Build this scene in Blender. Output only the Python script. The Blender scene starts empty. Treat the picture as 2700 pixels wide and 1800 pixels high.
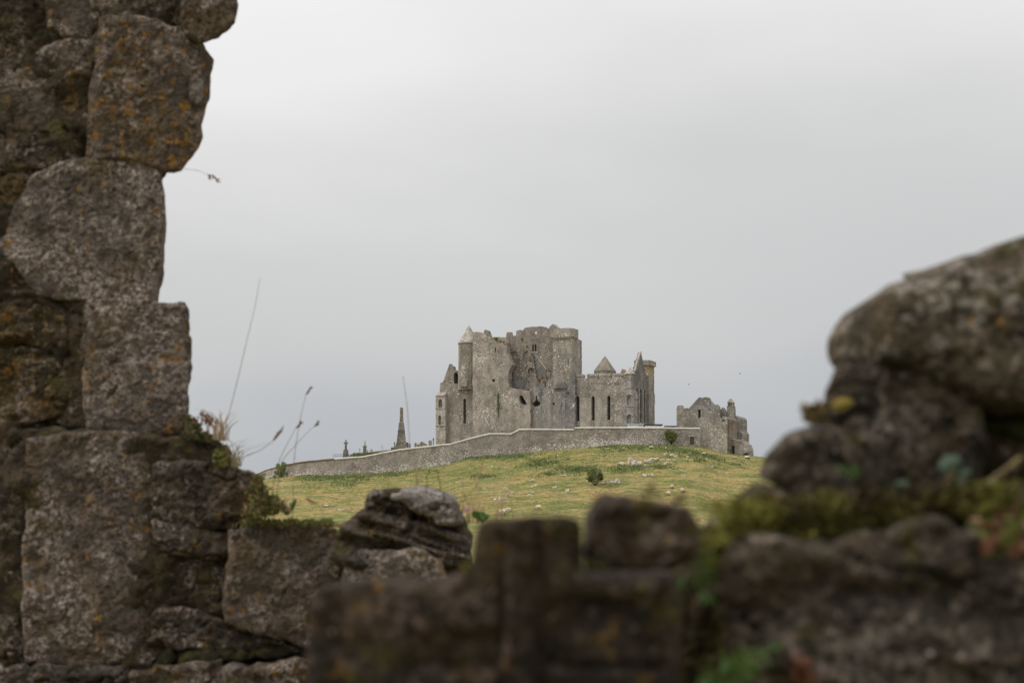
import bpy, math, random
import numpy as np
from mathutils import Vector, Matrix, geometry

scene = bpy.context.scene
COL = scene.collection
rad = math.radians

# ------------------------------------------------------------------ camera
PITCH, CZ, F = rad(7.0), 1.65, 4200.0          # F: focal length in photo pixels (2700 wide)
LENS = 36.0 * F / 2700.0
cam_d = bpy.data.cameras.new('camera')
cam = bpy.data.objects.new('camera', cam_d); COL.objects.link(cam)
cam.location = (0, 0, CZ); cam.rotation_euler = (rad(90) + PITCH, 0, 0)
cam_d.lens = LENS; cam_d.sensor_width = 36.0; cam_d.clip_start = 0.05; cam_d.clip_end = 20000
cam_d.dof.use_dof = True; cam_d.dof.focus_distance = 440.0; cam_d.dof.aperture_fstop = 5.2
scene.camera = cam

# ------------------------------------------------------------------ world, sun, exposure
SUN_EL, SUN_AZ = rad(46), rad(-104)            # azimuth measured from +Y towards +X: to the left, a little behind
def build_world():
    w = bpy.data.worlds.new('World'); scene.world = w; w.use_nodes = True
    nt = w.node_tree; n = nt.nodes; n.clear(); L = nt.links.new
    out = n.new('ShaderNodeOutputWorld'); bg = n.new('ShaderNodeBackground'); bg.inputs[1].default_value = 0.1
    sky = n.new('ShaderNodeTexSky'); sky.sky_type = 'NISHITA'; sky.sun_disc = False
    sky.sun_elevation = SUN_EL; sky.sun_rotation = SUN_AZ; sky.air_density = 1.2; sky.dust_density = 3.0
    tc = n.new('ShaderNodeTexCoord'); sep = n.new('ShaderNodeSeparateXYZ'); L(tc.outputs['Generated'], sep.inputs[0])
    # soft stratus structure wobbling the height used for the brightness of the overcast
    mp = n.new('ShaderNodeMapping'); mp.inputs['Scale'].default_value = (1.0, 1.0, 3.2); L(tc.outputs['Generated'], mp.inputs[0])
    nz = n.new('ShaderNodeTexNoise'); nz.inputs['Scale'].default_value = 3.1; nz.inputs['Detail'].default_value = 5; nz.inputs['Roughness'].default_value = 0.42
    L(mp.outputs[0], nz.inputs[0])
    nz2 = n.new('ShaderNodeTexNoise'); nz2.inputs['Scale'].default_value = 1.3; nz2.inputs['Detail'].default_value = 2
    L(mp.outputs[0], nz2.inputs[0])
    def math_(op, a, b, c=None):
        m = n.new('ShaderNodeMath'); m.operation = op
        for i, v in enumerate((a, b, c)):
            if v is None: continue
            if isinstance(v, (int, float)): m.inputs[i].default_value = v
            else: L(v, m.inputs[i])
        return m.outputs[0]
    h = math_('ADD', sep.outputs[2], math_('MULTIPLY', math_('SUBTRACT', nz.outputs[0], 0.5), 0.17))
    h = math_('ADD', h, math_('MULTIPLY', math_('SUBTRACT', nz2.outputs[0], 0.5), 0.06))
    h = math_('ADD', h, math_('MULTIPLY', sep.outputs[0], -0.10))       # thinner cloud towards the hidden sun on the left
    rp = n.new('ShaderNodeValToRGB'); L(h, rp.inputs[0])
    e = rp.color_ramp.elements
    stops = [(0.0, (.430, .456, .495)), (0.06, (.498, .520, .548)), (0.13, (.598, .603, .607)), (0.20, (.645, .648, .648)),
             (0.30, (.835, .826, .832)), (0.55, (1.20, 1.18, 1.17)), (1.0, (1.62, 1.59, 1.56))]
    while len(e) < len(stops): e.new(0.5)
    for el, (p, c) in zip(e, stops):
        el.position = p; el.color = (*c, 1)
    sc = n.new('ShaderNodeVectorMath'); sc.operation = 'SCALE'; sc.inputs[3].default_value = 10.0; L(rp.outputs[0], sc.inputs[0])
    mx = n.new('ShaderNodeMixRGB'); mx.inputs[0].default_value = 0.97; L(sky.outputs[0], mx.inputs[1]); L(sc.outputs[0], mx.inputs[2])
    L(mx.outputs[0], bg.inputs[0]); L(bg.outputs[0], out.inputs[0])
build_world()
sun_d = bpy.data.lights.new('sun', 'SUN'); sun_d.energy = 1.3; sun_d.angle = rad(25); sun_d.color = (1.0, 0.95, 0.88)
sun = bpy.data.objects.new('sun', sun_d); COL.objects.link(sun)
sdir = Vector((math.cos(SUN_EL) * math.sin(SUN_AZ), math.cos(SUN_EL) * math.cos(SUN_AZ), math.sin(SUN_EL)))
sun.rotation_euler = sdir.to_track_quat('Z', 'Y').to_euler(); sun.location = sdir * 60
scene.view_settings.view_transform = 'Standard'; scene.view_settings.look = 'None'
scene.view_settings.exposure = 0.0; scene.view_settings.gamma = 1.0; scene.view_settings.use_curve_mapping = False

# ------------------------------------------------------------------ helpers: noise
def _hash(ix, iy, iz, seed):
    h = (ix.astype(np.int64) * 374761393 + iy.astype(np.int64) * 668265263 + iz.astype(np.int64) * 2147483647 + seed * 974711) & 0xFFFFFFFF
    h = ((h ^ (h >> 13)) * 1274126177) & 0xFFFFFFFF
    h = ((h ^ (h >> 16)) * 2246822519) & 0xFFFFFFFF
    return ((h ^ (h >> 15)) & 0xFFFFFF) / float(0xFFFFFF)
def vnoise(p, seed=0):
    i = np.floor(p).astype(np.int64); f = p - i; f = f * f * f * (f * (f * 6 - 15) + 10)
    r = 0
    for dx in (0, 1):
        wx = f[:, 0] if dx else 1 - f[:, 0]
        for dy in (0, 1):
            wy = f[:, 1] if dy else 1 - f[:, 1]
            for dz in (0, 1):
                wz = f[:, 2] if dz else 1 - f[:, 2]
                r = r + wx * wy * wz * _hash(i[:, 0] + dx, i[:, 1] + dy, i[:, 2] + dz, seed)
    return r * 2 - 1
def fbm(p, octaves=4, seed=0, gain=0.5):
    p = np.asarray(p, float); a, s, r = 1.0, 1.0, 0
    for o in range(octaves):
        r = r + a * vnoise(p * s + 17.3 * o, seed + o); a *= gain; s *= 2.03
    return r

# ------------------------------------------------------------------ helpers: photo pixel -> place
REG = {'S': (0, 0, 1), 'D': (0, 0, .87111), 'C': (1120, 820, 3.459), 'K1': (1140, 840, 4.612), 'K2': (1320, 840, 5.225), 'K3': (1500, 900, 6.031),
       'K4': (1640, 1020, 6.533), 'K5': (660, 1040, 4.523), 'K6': (1180, 1160, 5.6), 'K7': (1560, 1140, 5.113), 'L1': (0, 0, 2.614),
       'M': (660, 1000, 3.136), 'N': (800, 1250, 2.138), 'R': (1800, 560, 2.119), 'R2': (1700, 1200, 2.352), 'G': (350, 1000, 3.484)}
def q(r, x, y):
    ox, oy, s = REG[r]; return (ox + x / s, oy + y / s)
CP, SP = math.cos(PITCH), math.sin(PITCH)
def ray(sx, sy):
    u = (900 - sy) / F
    return np.array([(sx - 1350) / F, CP - u * SP, SP + u * CP])
def at(r, x, y, Y):
    d = ray(*q(r, x, y)); k = Y / d[1]
    return np.array([d[0] * k, Y, CZ + d[2] * k])

# ------------------------------------------------------------------ helpers: objects
def tag(o, label=None, cat=None, group=None, kind=None):
    if label: o['label'] = label
    if cat: o['category'] = cat
    if group: o['group'] = group
    if kind: o['kind'] = kind
    return o
def thing(name, label, cat, loc=(0, 0, 0), group=None, rz=0.0):
    o = bpy.data.objects.new(name, None); COL.objects.link(o); o.empty_display_size = 0.2
    o.location = loc; o.rotation_euler = (0, 0, rz)
    return tag(o, label, cat, group)
def obj(name, verts, faces, mat, parent=None, smooth=False, attr=None):
    me = bpy.data.meshes.new(name)
    me.from_pydata([tuple(map(float, v)) for v in verts], [], [tuple(map(int, f)) for f in faces])
    me.update()
    if mat: me.materials.append(mat)
    if smooth: me.polygons.foreach_set('use_smooth', [True] * len(me.polygons))
    if attr is not None:
        a = me.attributes.new('h', 'FLOAT', 'POINT'); a.data.foreach_set('value', np.asarray(attr, np.float32))
    o = bpy.data.objects.new(name, me); COL.objects.link(o)
    if parent:
        o.parent = parent
        o.matrix_parent_inverse = (Matrix.Translation(parent.location) @ parent.rotation_euler.to_matrix().to_4x4()).inverted()
    return o
def copy_tree(o, loc, rz=0.0, scale=1.0):
    c = o.copy(); COL.objects.link(c); c.location = loc; c.rotation_euler = (0, 0, rz); c.scale = (scale,) * 3
    for ch in o.children:
        d = ch.copy(); COL.objects.link(d); d.parent = c
    return c

class MB:
    def __init__(s): s.v, s.f = [], []
    def add(s, v, f):
        n = len(s.v); s.v += [tuple(p) for p in v]; s.f += [tuple(i + n for i in k) for k in f]
        return s
    def build(s, name, mat, parent=None, smooth=False): return obj(name, s.v, s.f, mat, parent, smooth)

def tube(pts, radii, n=5):
    pts = [Vector(p) for p in pts]; v, f = [], []
    if not hasattr(radii, '__len__'): radii = [radii] * len(pts)
    for i, p in enumerate(pts):
        t = (pts[min(i + 1, len(pts) - 1)] - pts[max(i - 1, 0)]).normalized()
        a = t.cross(Vector((0.3, 1, 0.1))).normalized(); b = t.cross(a)
        for k in range(n):
            w = 2 * math.pi * k / n
            v.append(p + (a * math.cos(w) + b * math.sin(w)) * radii[i])
    for i in range(len(pts) - 1):
        for k in range(n):
            f.append((i * n + k, i * n + (k + 1) % n, (i + 1) * n + (k + 1) % n, (i + 1) * n + k))
    f.append(tuple(range(n - 1, -1, -1))); f.append(tuple((len(pts) - 1) * n + k for k in range(n)))
    return v, f
def spline(pts, m=6):
    p = [np.asarray(a, float) for a in pts]; p = [2 * p[0] - p[1]] + p + [2 * p[-1] - p[-2]]; r = []
    for i in range(1, len(p) - 2):
        for k in range(m):
            t = k / m; a, b, c, d = p[i - 1], p[i], p[i + 1], p[i + 2]
            r.append(0.5 * (2 * b + (c - a) * t + (2 * a - 5 * b + 4 * c - d) * t * t + (3 * b - a - 3 * c + d) * t ** 3))
    r.append(p[-2]); return r
def frustum(c, w0, d0, w1, d1, z0, z1, rz=0.0):
    co, si = math.cos(rz), math.sin(rz); v = []
    for w, d, z in ((w0, d0, z0), (w1, d1, z1)):
        for sx, sy in ((-1, -1), (1, -1), (1, 1), (-1, 1)):
            x, y = sx * w / 2, sy * d / 2
            v.append((c[0] + x * co - y * si, c[1] + x * si + y * co, z))
    return v, [(3, 2, 1, 0), (4, 5, 6, 7), (0, 1, 5, 4), (1, 2, 6, 5), (2, 3, 7, 6), (3, 0, 4, 7)]
def lathe(c, prof, n=16, a0=0.0, a1=2 * math.pi):
    v, f = [], []
    for r, z in prof:
        for k in range(n):
            w = a0 + (a1 - a0) * k / n; v.append((c[0] + r * math.cos(w), c[1] + r * math.sin(w), z))
    for i in range(len(prof) - 1):
        for k in range(n): f.append((i * n + k, i * n + (k + 1) % n, (i + 1) * n + (k + 1) % n, (i + 1) * n + k))
    f.append(tuple(range(n - 1, -1, -1))); f.append(tuple((len(prof) - 1) * n + k for k in range(n)))
    return v, f

# ------------------------------------------------------------------ materials
class NT:
    def __init__(s, name):
        s.m = bpy.data.materials.new(name); s.m.use_nodes = True; s.nt = s.m.node_tree; s.n = s.nt.nodes
        s.b = s.n['Principled BSDF']; s.b.inputs['Roughness'].default_value = 0.92; s.b.inputs['Specular IOR Level'].default_value = 0.25
        tc = s.n.new('ShaderNodeTexCoord'); s.co = tc.outputs['Object']
    def L(s, a, b): s.nt.links.new(a, b)
    def map(s, scale, rot=(0, 0, 0), off=(0, 0, 0)):
        m = s.n.new('ShaderNodeMapping'); m.inputs['Scale'].default_value = scale; m.inputs['Rotation'].default_value = rot; m.inputs['Location'].default_value = off
        s.L(s.co, m.inputs[0]); return m.outputs[0]
    def noise(s, scale, detail=4, rough=0.55, co=None, dist=0.0, out=0):
        t = s.n.new('ShaderNodeTexNoise'); t.inputs['Scale'].default_value = scale; t.inputs['Detail'].default_value = detail
        t.inputs['Roughness'].default_value = rough; t.inputs['Distortion'].default_value = dist; s.L(co or s.co, t.inputs[0]); return t.outputs[out]
    def voro(s, scale, co=None, feat='F1', out='Distance', rand=1.0):
        t = s.n.new('ShaderNodeTexVoronoi'); t.feature = feat; t.inputs['Scale'].default_value = scale; t.inputs['Randomness'].default_value = rand
        s.L(co or s.co, t.inputs[0]); return t.outputs[out]
    def ramp(s, fac, a, b):
        t = s.n.new('ShaderNodeMapRange'); t.interpolation_type = 'SMOOTHSTEP'; t.clamp = True; s.L(fac, t.inputs[0])
        t.inputs[1].default_value = a; t.inputs[2].default_value = b; return t.outputs[0]
    def math(s, op, a, b=0.0):
        m = s.n.new('ShaderNodeMath'); m.operation = op
        for i, v in enumerate((a, b)):
            if isinstance(v, (int, float)): m.inputs[i].default_value = v
            else: s.L(v, m.inputs[i])
        return m.outputs[0]
    def mul(s, a, b): return s.math('MULTIPLY', a, b)
    def mix(s, fac, a, b, op='MIX'):
        m = s.n.new('ShaderNodeMixRGB'); m.blend_type = op
        for i, v in enumerate((fac, a, b)):
            if isinstance(v, (int, float)): m.inputs[i].default_value = v
            elif isinstance(v, tuple): m.inputs[i].default_value = (*v, 1)
            else: s.L(v, m.inputs[i])
        return m.outputs[0]
    def attr(s, name):
        a = s.n.new('ShaderNodeAttribute'); a.attribute_name = name; return a.outputs['Fac']
    def bump(s, h, strength, dist):
        b = s.n.new('ShaderNodeBump'); b.inputs['Strength'].default_value = strength; b.inputs['Distance'].default_value = dist
        s.L(h, b.inputs['Height']); s.L(b.outputs[0], s.b.inputs['Normal'])
    def done(s, col):
        if isinstance(col, tuple): s.b.inputs['Base Color'].default_value = (*col, 1)
        else: s.L(col, s.b.inputs['Base Color'])
        return s.m

def mat_rock(name, c1, c2, pale=0.5, orange=0.3, moss=0.0, off=0.0, k=1.0, palec=(.36, .31, .285), orangec=(.30, .155, .025), bump=1.0, brown=0.3, blot=0.0):
    """weathered limestone seen close: mottled body, crusts of pale and orange lichen, pits"""
    t = NT(name); t.co = t.map((k, k, k), off=(off, off * 1.7, off * 0.6))
    big = t.noise(3.5, 4, .6); mid = t.noise(14, 6, .65, dist=.3); fine = t.noise(75, 5, .7); grit = t.noise(190, 3, .6)
    col = t.mix(t.ramp(mid, .3, .7), c1, c2)
    col = t.mix(t.mul(t.ramp(t.noise(4.3, 5, .62, dist=.5), .44, .62), brown), col, (.118, .080, .034))
    # pale crust: patches broken up by fine noise
    pm = t.mul(t.ramp(t.math('ADD', t.noise(7.5, 5, .62, dist=.6), t.mul(t.math('SUBTRACT', big, .5), .8)),   .58 - .13 * pale, .68 - .11 * pale),
               t.ramp(t.noise(52, 5, .7), .44, .56))
    col = t.mix(t.mul(pm, min(1, .55 + .45 * pale)), col, palec)
    if blot:                                                        # thumb-sized lichen discs and damp blots
        b1 = t.ramp(t.noise(26, 3, .55, co=t.map((k, k, k), off=(off, 3, 9)), dist=.4), .55, .66); b2 = t.ramp(t.noise(19, 3, .55, co=t.map((k, k, k * 1.8), off=(4, off, 5)), dist=.5), .54, .68)
        col = t.mix(t.mul(b2, min(.9, .85 * blot)), col, (.016, .012, .009)); col = t.mix(t.mul(b1, .7 * blot), col, palec)
    wm = t.ramp(t.noise(34, 4, .65, co=t.map((k, k, k), off=(5 + off, 2, 7))), .655 - .045 * pale, .72 - .03 * pale)
    col = t.mix(t.mul(t.mul(wm, t.ramp(big, .42, .58)), .75), col, (.47, .425, .40))
    om = t.mul(t.ramp(t.noise(24, 4, .6, co=t.map((k, k, k), off=(3 + off, 9, 1))), .60 - .05 * orange, .68 - .03 * orange),
               t.ramp(t.noise(4.0, 2, .5, co=t.map((k, k, k), off=(1, 4 + off, 2))), .62 - .3 * orange, .74 - .25 * orange))
    col = t.mix(t.mul(om, .85), col, orangec)
    if moss:
        mm = t.ramp(t.noise(9, 5, .65, co=t.map((k, k, k), off=(8, 1 + off, 3))), .60 - .25 * moss, .70 - .22 * moss)
        col = t.mix(t.mul(mm, .9), col, t.mix(fine, (.035, .036, .010), (.090, .078, .018)))
    pits = t.ramp(t.voro(58, co=t.map((k, k, k * 1.3), off=(2, off, 6))), .12, .34)
    gate = t.ramp(mid, .38, .54)
    col = t.mix(t.mul(t.math('SUBTRACT', 1.0, pits), t.mul(gate, .85)), col, (.024, .019, .014))
    col = t.mix(.7, col, t.mix(t.ramp(fine, .25, .75), (.30, .30, .30), (1.08, 1.08, 1.08)), 'MULTIPLY')
    col = t.mix(1.0, col, (1.42, 1.36, 1.28), 'MULTIPLY')
    h = t.math('ADD', t.math('ADD', t.mul(mid, .9), t.mul(fine, .55)), t.math('ADD', t.mul(grit, .2), t.mul(t.mul(pits, gate), .7)))
    h = t.math('ADD', h, t.mul(pm, .25))
    t.bump(h, 1.0, .020 * bump / k)
    return t.done(col)

def mat_masonry(name, c1, c2, white=.5, grey=.4, orange=.15, off=0.0, low=False, plaster=0.0):
    """far rubble masonry: courses of small stones, vertical weather streaks, white lichen flecks"""
    t = NT(name); t.co = t.map((1, 1, 1), off=(off, off, off))
    big = t.noise(.13, 4, .6); col = t.mix(t.ramp(big, .35, .65), c1, c2)
    st = t.noise(1.0, 5, .65, co=t.map((.55, .55, .07), off=(off, 3, 1)))
    col = t.mix(t.mul(t.ramp(st, .46, .70), grey), col, (.135, .135, .14))
    vc = t.n.new('ShaderNodeTexVoronoi'); vc.inputs['Scale'].default_value = 1.0; t.L(t.map((2.3, 2.3, 3.6)), vc.inputs[0])
    cell = t.n.new('ShaderNodeSeparateColor'); t.L(vc.outputs['Color'], cell.inputs[0])
    col = t.mix(.5 * (1 - plaster * .6), col, t.mix(cell.outputs[0], (.74, .73, .72), (1.16, 1.15, 1.13)), 'MULTIPLY')
    col = t.mix(.85, col, t.mix(t.ramp(t.noise(.55, 6, .68, co=t.map((1, 1, .8), off=(off, 2, 8))), .34, .64), (.62, .605, .59), (1.08, 1.07, 1.06)), 'MULTIPLY')
    om = t.ramp(t.noise(.45, 5, .65, co=t.map((1, 1, 1), off=(7, off, 2))), .66 - .1 * orange, .80 - .12 * orange)
    col = t.mix(t.mul(om, .8), col, (.31, .185, .08))
    gm = t.ramp(t.noise(.33, 5, .6, co=t.map((1, 1, 1.6), off=(1, 4, off))), .64, .78)
    col = t.mix(t.mul(gm, .45), col, (.12, .125, .06))
    dk = t.ramp(t.noise(.8, 6, .7, co=t.map((1, 1, 1), off=(off, 11, 2))), .56, .72)
    col = t.mix(t.mul(dk, .5), col, (.10, .088, .075))
    wthr = t.math('ADD', t.noise(2.6 if low else 2.1, 3, .6, co=t.map((1, 1, 1.2), off=(4, 1, off))), t.mul(t.math('SUBTRACT', t.noise(.22, 3, .6), .5), .45))
    if low: wthr = t.math('ADD', wthr, t.mul(t.ramp(t.attr('h'), .62, .05), .105))
    wm = t.ramp(wthr, .665 - .07 * white, .715 - .06 * white)
    col = t.mix(t.mul(wm, .85), col, (.72, .68, .62))
    dots = t.ramp(t.voro(.55, co=t.map((1.25, 1.25, 1.0), off=(off, 6, 3))), .10, .05)
    col = t.mix(t.mul(dots, .75), col, (.03, .027, .024))
    h = t.math('ADD', t.mul(t.noise(3.0, 5, .7), .7), t.mul(vc.outputs['Distance'], -.6))
    col = t.mix(1.0, col, (1.0, 1.0, 1.01), 'MULTIPLY')
    t.bump(h, .6, .25)
    return t.done(col)

def mat_simple(name, c1, c2, scale=8, rough=.85, bump=.0, detail=4):
    t = NT(name); nz = t.noise(scale, detail, .6); t.b.inputs['Roughness'].default_value = rough
    if bump: t.bump(nz, .7, bump)
    return t.done(t.mix(t.ramp(nz, .3, .7), c1, c2))
def mat_leaf(name, c1, c2, scale=6):
    t = NT(name); nz = t.noise(scale, 3, .6); t.b.inputs['Roughness'].default_value = .6
    r = t.n.new('ShaderNodeObjectInfo'); c = t.mix(t.ramp(nz, .3, .7), c1, c2)
    t.b.inputs['Subsurface Weight'].default_value = 0.0
    return t.done(c)

M = {}
M['ashlar'] = mat_rock('limestone_lichen', (.090, .074, .062), (.158, .134, .116), pale=.8, orange=.6, off=0, brown=.55)
M['ashlar_orange'] = mat_rock('limestone_orange_lichen', (.088, .071, .058), (.148, .123, .103), pale=.55, orange=1.25, off=3.1, brown=.55)
M['ashlar_pale'] = mat_rock('limestone_pale_lichen', (.096, .081, .070), (.168, .145, .128), pale=1.1, orange=.6, off=6.4, brown=.55)
M['ashlar_dark'] = mat_rock('limestone_dark', (.050, .041, .034), (.094, .079, .067), pale=.5, orange=.35, off=9.2, brown=.55)  # darker limestone for stones low on the left wall
M['rubble'] = mat_rock('sandstone_rubble', (.072, .052, .024), (.130, .095, .044), pale=.25, orange=.6, moss=.1, off=12.5, brown=.6)
M['rubble_grey'] = mat_rock('limestone_rubble', (.068, .054, .040), (.120, .098, .074), pale=.6, orange=.4, off=15.5)
M['mortar'] = mat_rock('old_lime_mortar', (.036, .029, .020), (.066, .053, .037), pale=.2, orange=.1, moss=.25, off=18.0)
M['rock_dark'] = mat_rock('dark_boulder', (.042, .034, .028), (.088, .073, .060), pale=.5, orange=.15, moss=.25, off=21.0)
M['carved'] = mat_rock('carved_limestone', (.017, .0125, .009), (.033, .0255, .019), pale=.15, orange=.6, moss=.12, off=24.0, k=1.5, palec=(.16, .12, .10), orangec=(.20, .11, .02), blot=.6)  # shade of the unbuilt walls around the near block is put into this dark base
M['loose_stone'] = mat_rock('loose_brown_stone', (.036, .026, .019), (.075, .056, .043), pale=.35, orange=.5, moss=.1, off=29.0, k=1.4, palec=(.24, .20, .18), orangec=(.16, .10, .02), blot=.8)
M['near_stone'] = mat_rock('near_limestone', (.038, .0315, .025), (.078, .067, .055), pale=.5, orange=.05, moss=.1, off=27.0, k=1.5, palec=(.23, .195, .165), blot=.95)  # also darkened: shade on the near wall goes into the base colour
M['near_boulder'] = mat_rock('near_boulder', (.066, .054, .035), (.120, .100, .070), pale=.8, orange=.3, moss=.22, off=31.0, k=1.15, palec=(.33, .30, .265), blot=1.0)
def mat_moss(name, dark, mid, lite, k=1.0):
    t = NT(name); a = t.noise(13 * k, 5, .65, dist=.4); b = t.noise(95, 4, .7); c = t.noise(34 * k, 4, .6)
    col = t.mix(t.ramp(a, .42, .54), dark, mid); col = t.mix(t.ramp(t.math('ADD', t.mul(a, .5), t.mul(c, .5)), .50, .62), col, lite)
    col = t.mix(.7, col, t.mix(b, (.25, .25, .25), (1.5, 1.5, 1.5)), 'MULTIPLY'); t.bump(t.math('ADD', b, c), 1.0, .02); return t.done(col)
M['moss'] = mat_moss('moss', (.050, .036, .011), (.150, .136, .024), (.300, .282, .048), .75)
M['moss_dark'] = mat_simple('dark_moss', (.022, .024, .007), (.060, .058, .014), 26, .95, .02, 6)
M['soil'] = mat_simple('dry_soil', (.05, .036, .02), (.12, .09, .05), 30, .95, .02, 6)

M['keep'] = mat_masonry('keep_masonry', (0.329, 0.297, 0.261), (0.408, 0.368, 0.324), white=.8, grey=.45, orange=.2, off=0)
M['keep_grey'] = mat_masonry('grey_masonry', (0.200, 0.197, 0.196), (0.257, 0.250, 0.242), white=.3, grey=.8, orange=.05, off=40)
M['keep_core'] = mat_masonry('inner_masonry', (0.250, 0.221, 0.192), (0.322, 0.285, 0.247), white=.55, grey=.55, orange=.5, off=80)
M['transept'] = mat_masonry('transept_masonry', (0.287, 0.259, 0.228), (0.359, 0.323, 0.284), white=.85, grey=.35, orange=.25, off=120)
M['plaster'] = mat_masonry('old_render', (0.378, 0.346, 0.304), (0.433, 0.396, 0.350), white=.2, grey=.3, orange=.1, off=140, plaster=1.0)
M['trim'] = mat_masonry('dressed_trim', (0.402, 0.375, 0.331), (0.475, 0.443, 0.397), white=.7, grey=.3, orange=.2, off=160)
M['roof_stone'] = mat_masonry('stone_roof', (0.250, 0.227, 0.185), (0.311, 0.283, 0.231), white=.4, grey=.3, orange=.1, off=200)
M['slate'] = mat_simple('slate', (.135, .135, .135), (.185, .183, .18), 2.0, .7, .05)
M['enclosure'] = mat_masonry('enclosure_rubble', (0.322, 0.286, 0.249), (0.396, 0.356, 0.311), white=.75, grey=.25, orange=.3, off=240, low=True)
M['vicars'] = mat_masonry('vicars_masonry', (0.311, 0.280, 0.241), (0.390, 0.353, 0.304), white=1.0, grey=.25, orange=.3, off=280)
M['coping'] = mat_simple('lime_coping', (.55, .53, .48), (.72, .70, .65), .8, .85, .02)
M['shade_back'] = mat_simple('painted_dark_interior', (.045, .040, .036), (.075, .067, .060), 1.0, .95)  # backs of openings: interior shade painted as a near-black colour
M['grave'] = mat_masonry('gravestone', (.20, .185, .15), (.29, .265, .215), white=.5, grey=.3, orange=.1, off=320)
M['statue'] = mat_simple('pale_stone', (.36, .34, .30), (.55, .53, .48), 3.0, .8, .02)
M['iron'] = mat_simple('iron', (.07, .075, .085), (.10, .105, .115), 5, .6)
M['cabin_white'] = mat_simple('cabin_white', (.86, .88, .88), (.90, .92, .92), 1.5, .5)
M['cabin_grey'] = mat_simple('cabin_grey', (.34, .37, .38), (.40, .43, .44), 1.5, .5)
M['cabin_dark'] = mat_simple('cabin_dark', (.035, .035, .035), (.05, .05, .05), 1.5, .5)
M['cabin_slate'] = mat_simple('cabin_slate', (.10, .115, .125), (.13, .145, .155), 1.5, .6)
M['cabin_red'] = mat_simple('red_panel', (.62, .40, .38), (.66, .45, .42), 1.5, .6)
M['limestone'] = mat_rock('white_outcrop', (.44, .41, .37), (.66, .63, .58), pale=.8, orange=.02, off=2.0, k=.12, palec=(.80, .77, .72), bump=.5, brown=.25)
M['wool'] = mat_simple('fleece', (.58, .50, .40), (.74, .66, .55), 9, .95, .05)
M['leaf'] = mat_leaf('bush_leaf', (.10, .13, .035), (.20, .22, .065), 1.5)
M['leaf_dark'] = mat_leaf('dark_bush_leaf', (.06, .08, .028), (.135, .155, .05), 1.5)
M['ivy'] = mat_leaf('ivy_leaf', (.10, .16, .038), (.20, .27, .07), 1.2)
M['twig'] = mat_simple('twig', (.05, .04, .03), (.09, .075, .055), 20)
M['straw'] = mat_leaf('straw_stem', (.26, .17, .085), (.40, .28, .16), 30)
M['seed'] = mat_leaf('seed_head', (.14, .065, .03), (.27, .14, .07), 60)
M['green_stem'] = mat_leaf('green_stem', (.10, .12, .03), (.20, .19, .06), 30)
M['herb_straw'] = mat_leaf('half_dry_grass', (.15, .12, .045), (.27, .21, .09), 30)
M['herb'] = mat_leaf('herb_leaf', (.055, .075, .016), (.15, .17, .04), 35)
M['herb_red'] = mat_leaf('red_herb_leaf', (.10, .038, .024), (.22, .10, .065), 35)
M['herb_brown'] = mat_leaf('dry_herb_leaf', (.075, .055, .022), (.19, .14, .06), 35)
M['sedum'] = mat_leaf('stonecrop_leaf', (.035, .045, .02), (.095, .10, .05), 35)
M['fern'] = mat_leaf('fern_leaf', (.075, .145, .04), (.145, .24, .075), 30)
M['glaucous'] = mat_leaf('pale_leaf', (.09, .14, .10), (.15, .21, .155), 30)
M['yellow_leaf'] = mat_leaf('yellow_leaf', (.22, .165, .03), (.32, .245, .05), 40)
M['petal'] = mat_leaf('pink_petal', (.50, .30, .42), (.60, .40, .50), 40)
M['bird'] = mat_simple('dark_feather', (.02, .02, .022), (.04, .04, .042), 5)

def mat_hill():
    t = NT('hill_grass')
    a = t.noise(.06, 6, .62, co=t.map((.55, 1.5, 1), rot=(0, 0, .12))); b = t.noise(.20, 6, .66, dist=.4, co=t.map((.5, 1.5, 1), rot=(0, 0, -.1))); c = t.noise(1.1, 5, .7); d = t.noise(4.5, 4, .7)
    col = t.mix(t.ramp(t.math('ADD', t.mul(a, .6), t.mul(b, .4)), .40, .60), (.300, .232, .098), (.175, .182, .052))
    col = t.mix(t.mul(t.ramp(b, .48, .58), .85), col, (.120, .146, .040))
    col = t.mix(t.mul(t.ramp(t.noise(.10, 5, .7, co=t.map((1, 2.2, 1), off=(30, 10, 0))), .60, .72), .85), col, (.075, .108, .036))
    col = t.mix(t.mul(t.ramp(t.noise(.22, 5, .7, co=t.map((1, 1.6, 1), off=(9, 3, 0))), .58, .74), .7), col, (.37, .265, .135))
    col = t.mix(.9, col, t.mix(t.ramp(c, .3, .7), (.52, .55, .50), (1.42, 1.36, 1.28)), 'MULTIPLY')
    col = t.mix(.6, col, t.mix(t.ramp(d, .3, .7), (.48, .50, .44), (1.42, 1.38, 1.32)), 'MULTIPLY')
    t.bump(t.math('ADD', t.mul(c, .6), t.mul(d, .5)), .8, .35)
    return t.done(col)
M['hill'] = mat_hill()

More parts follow.
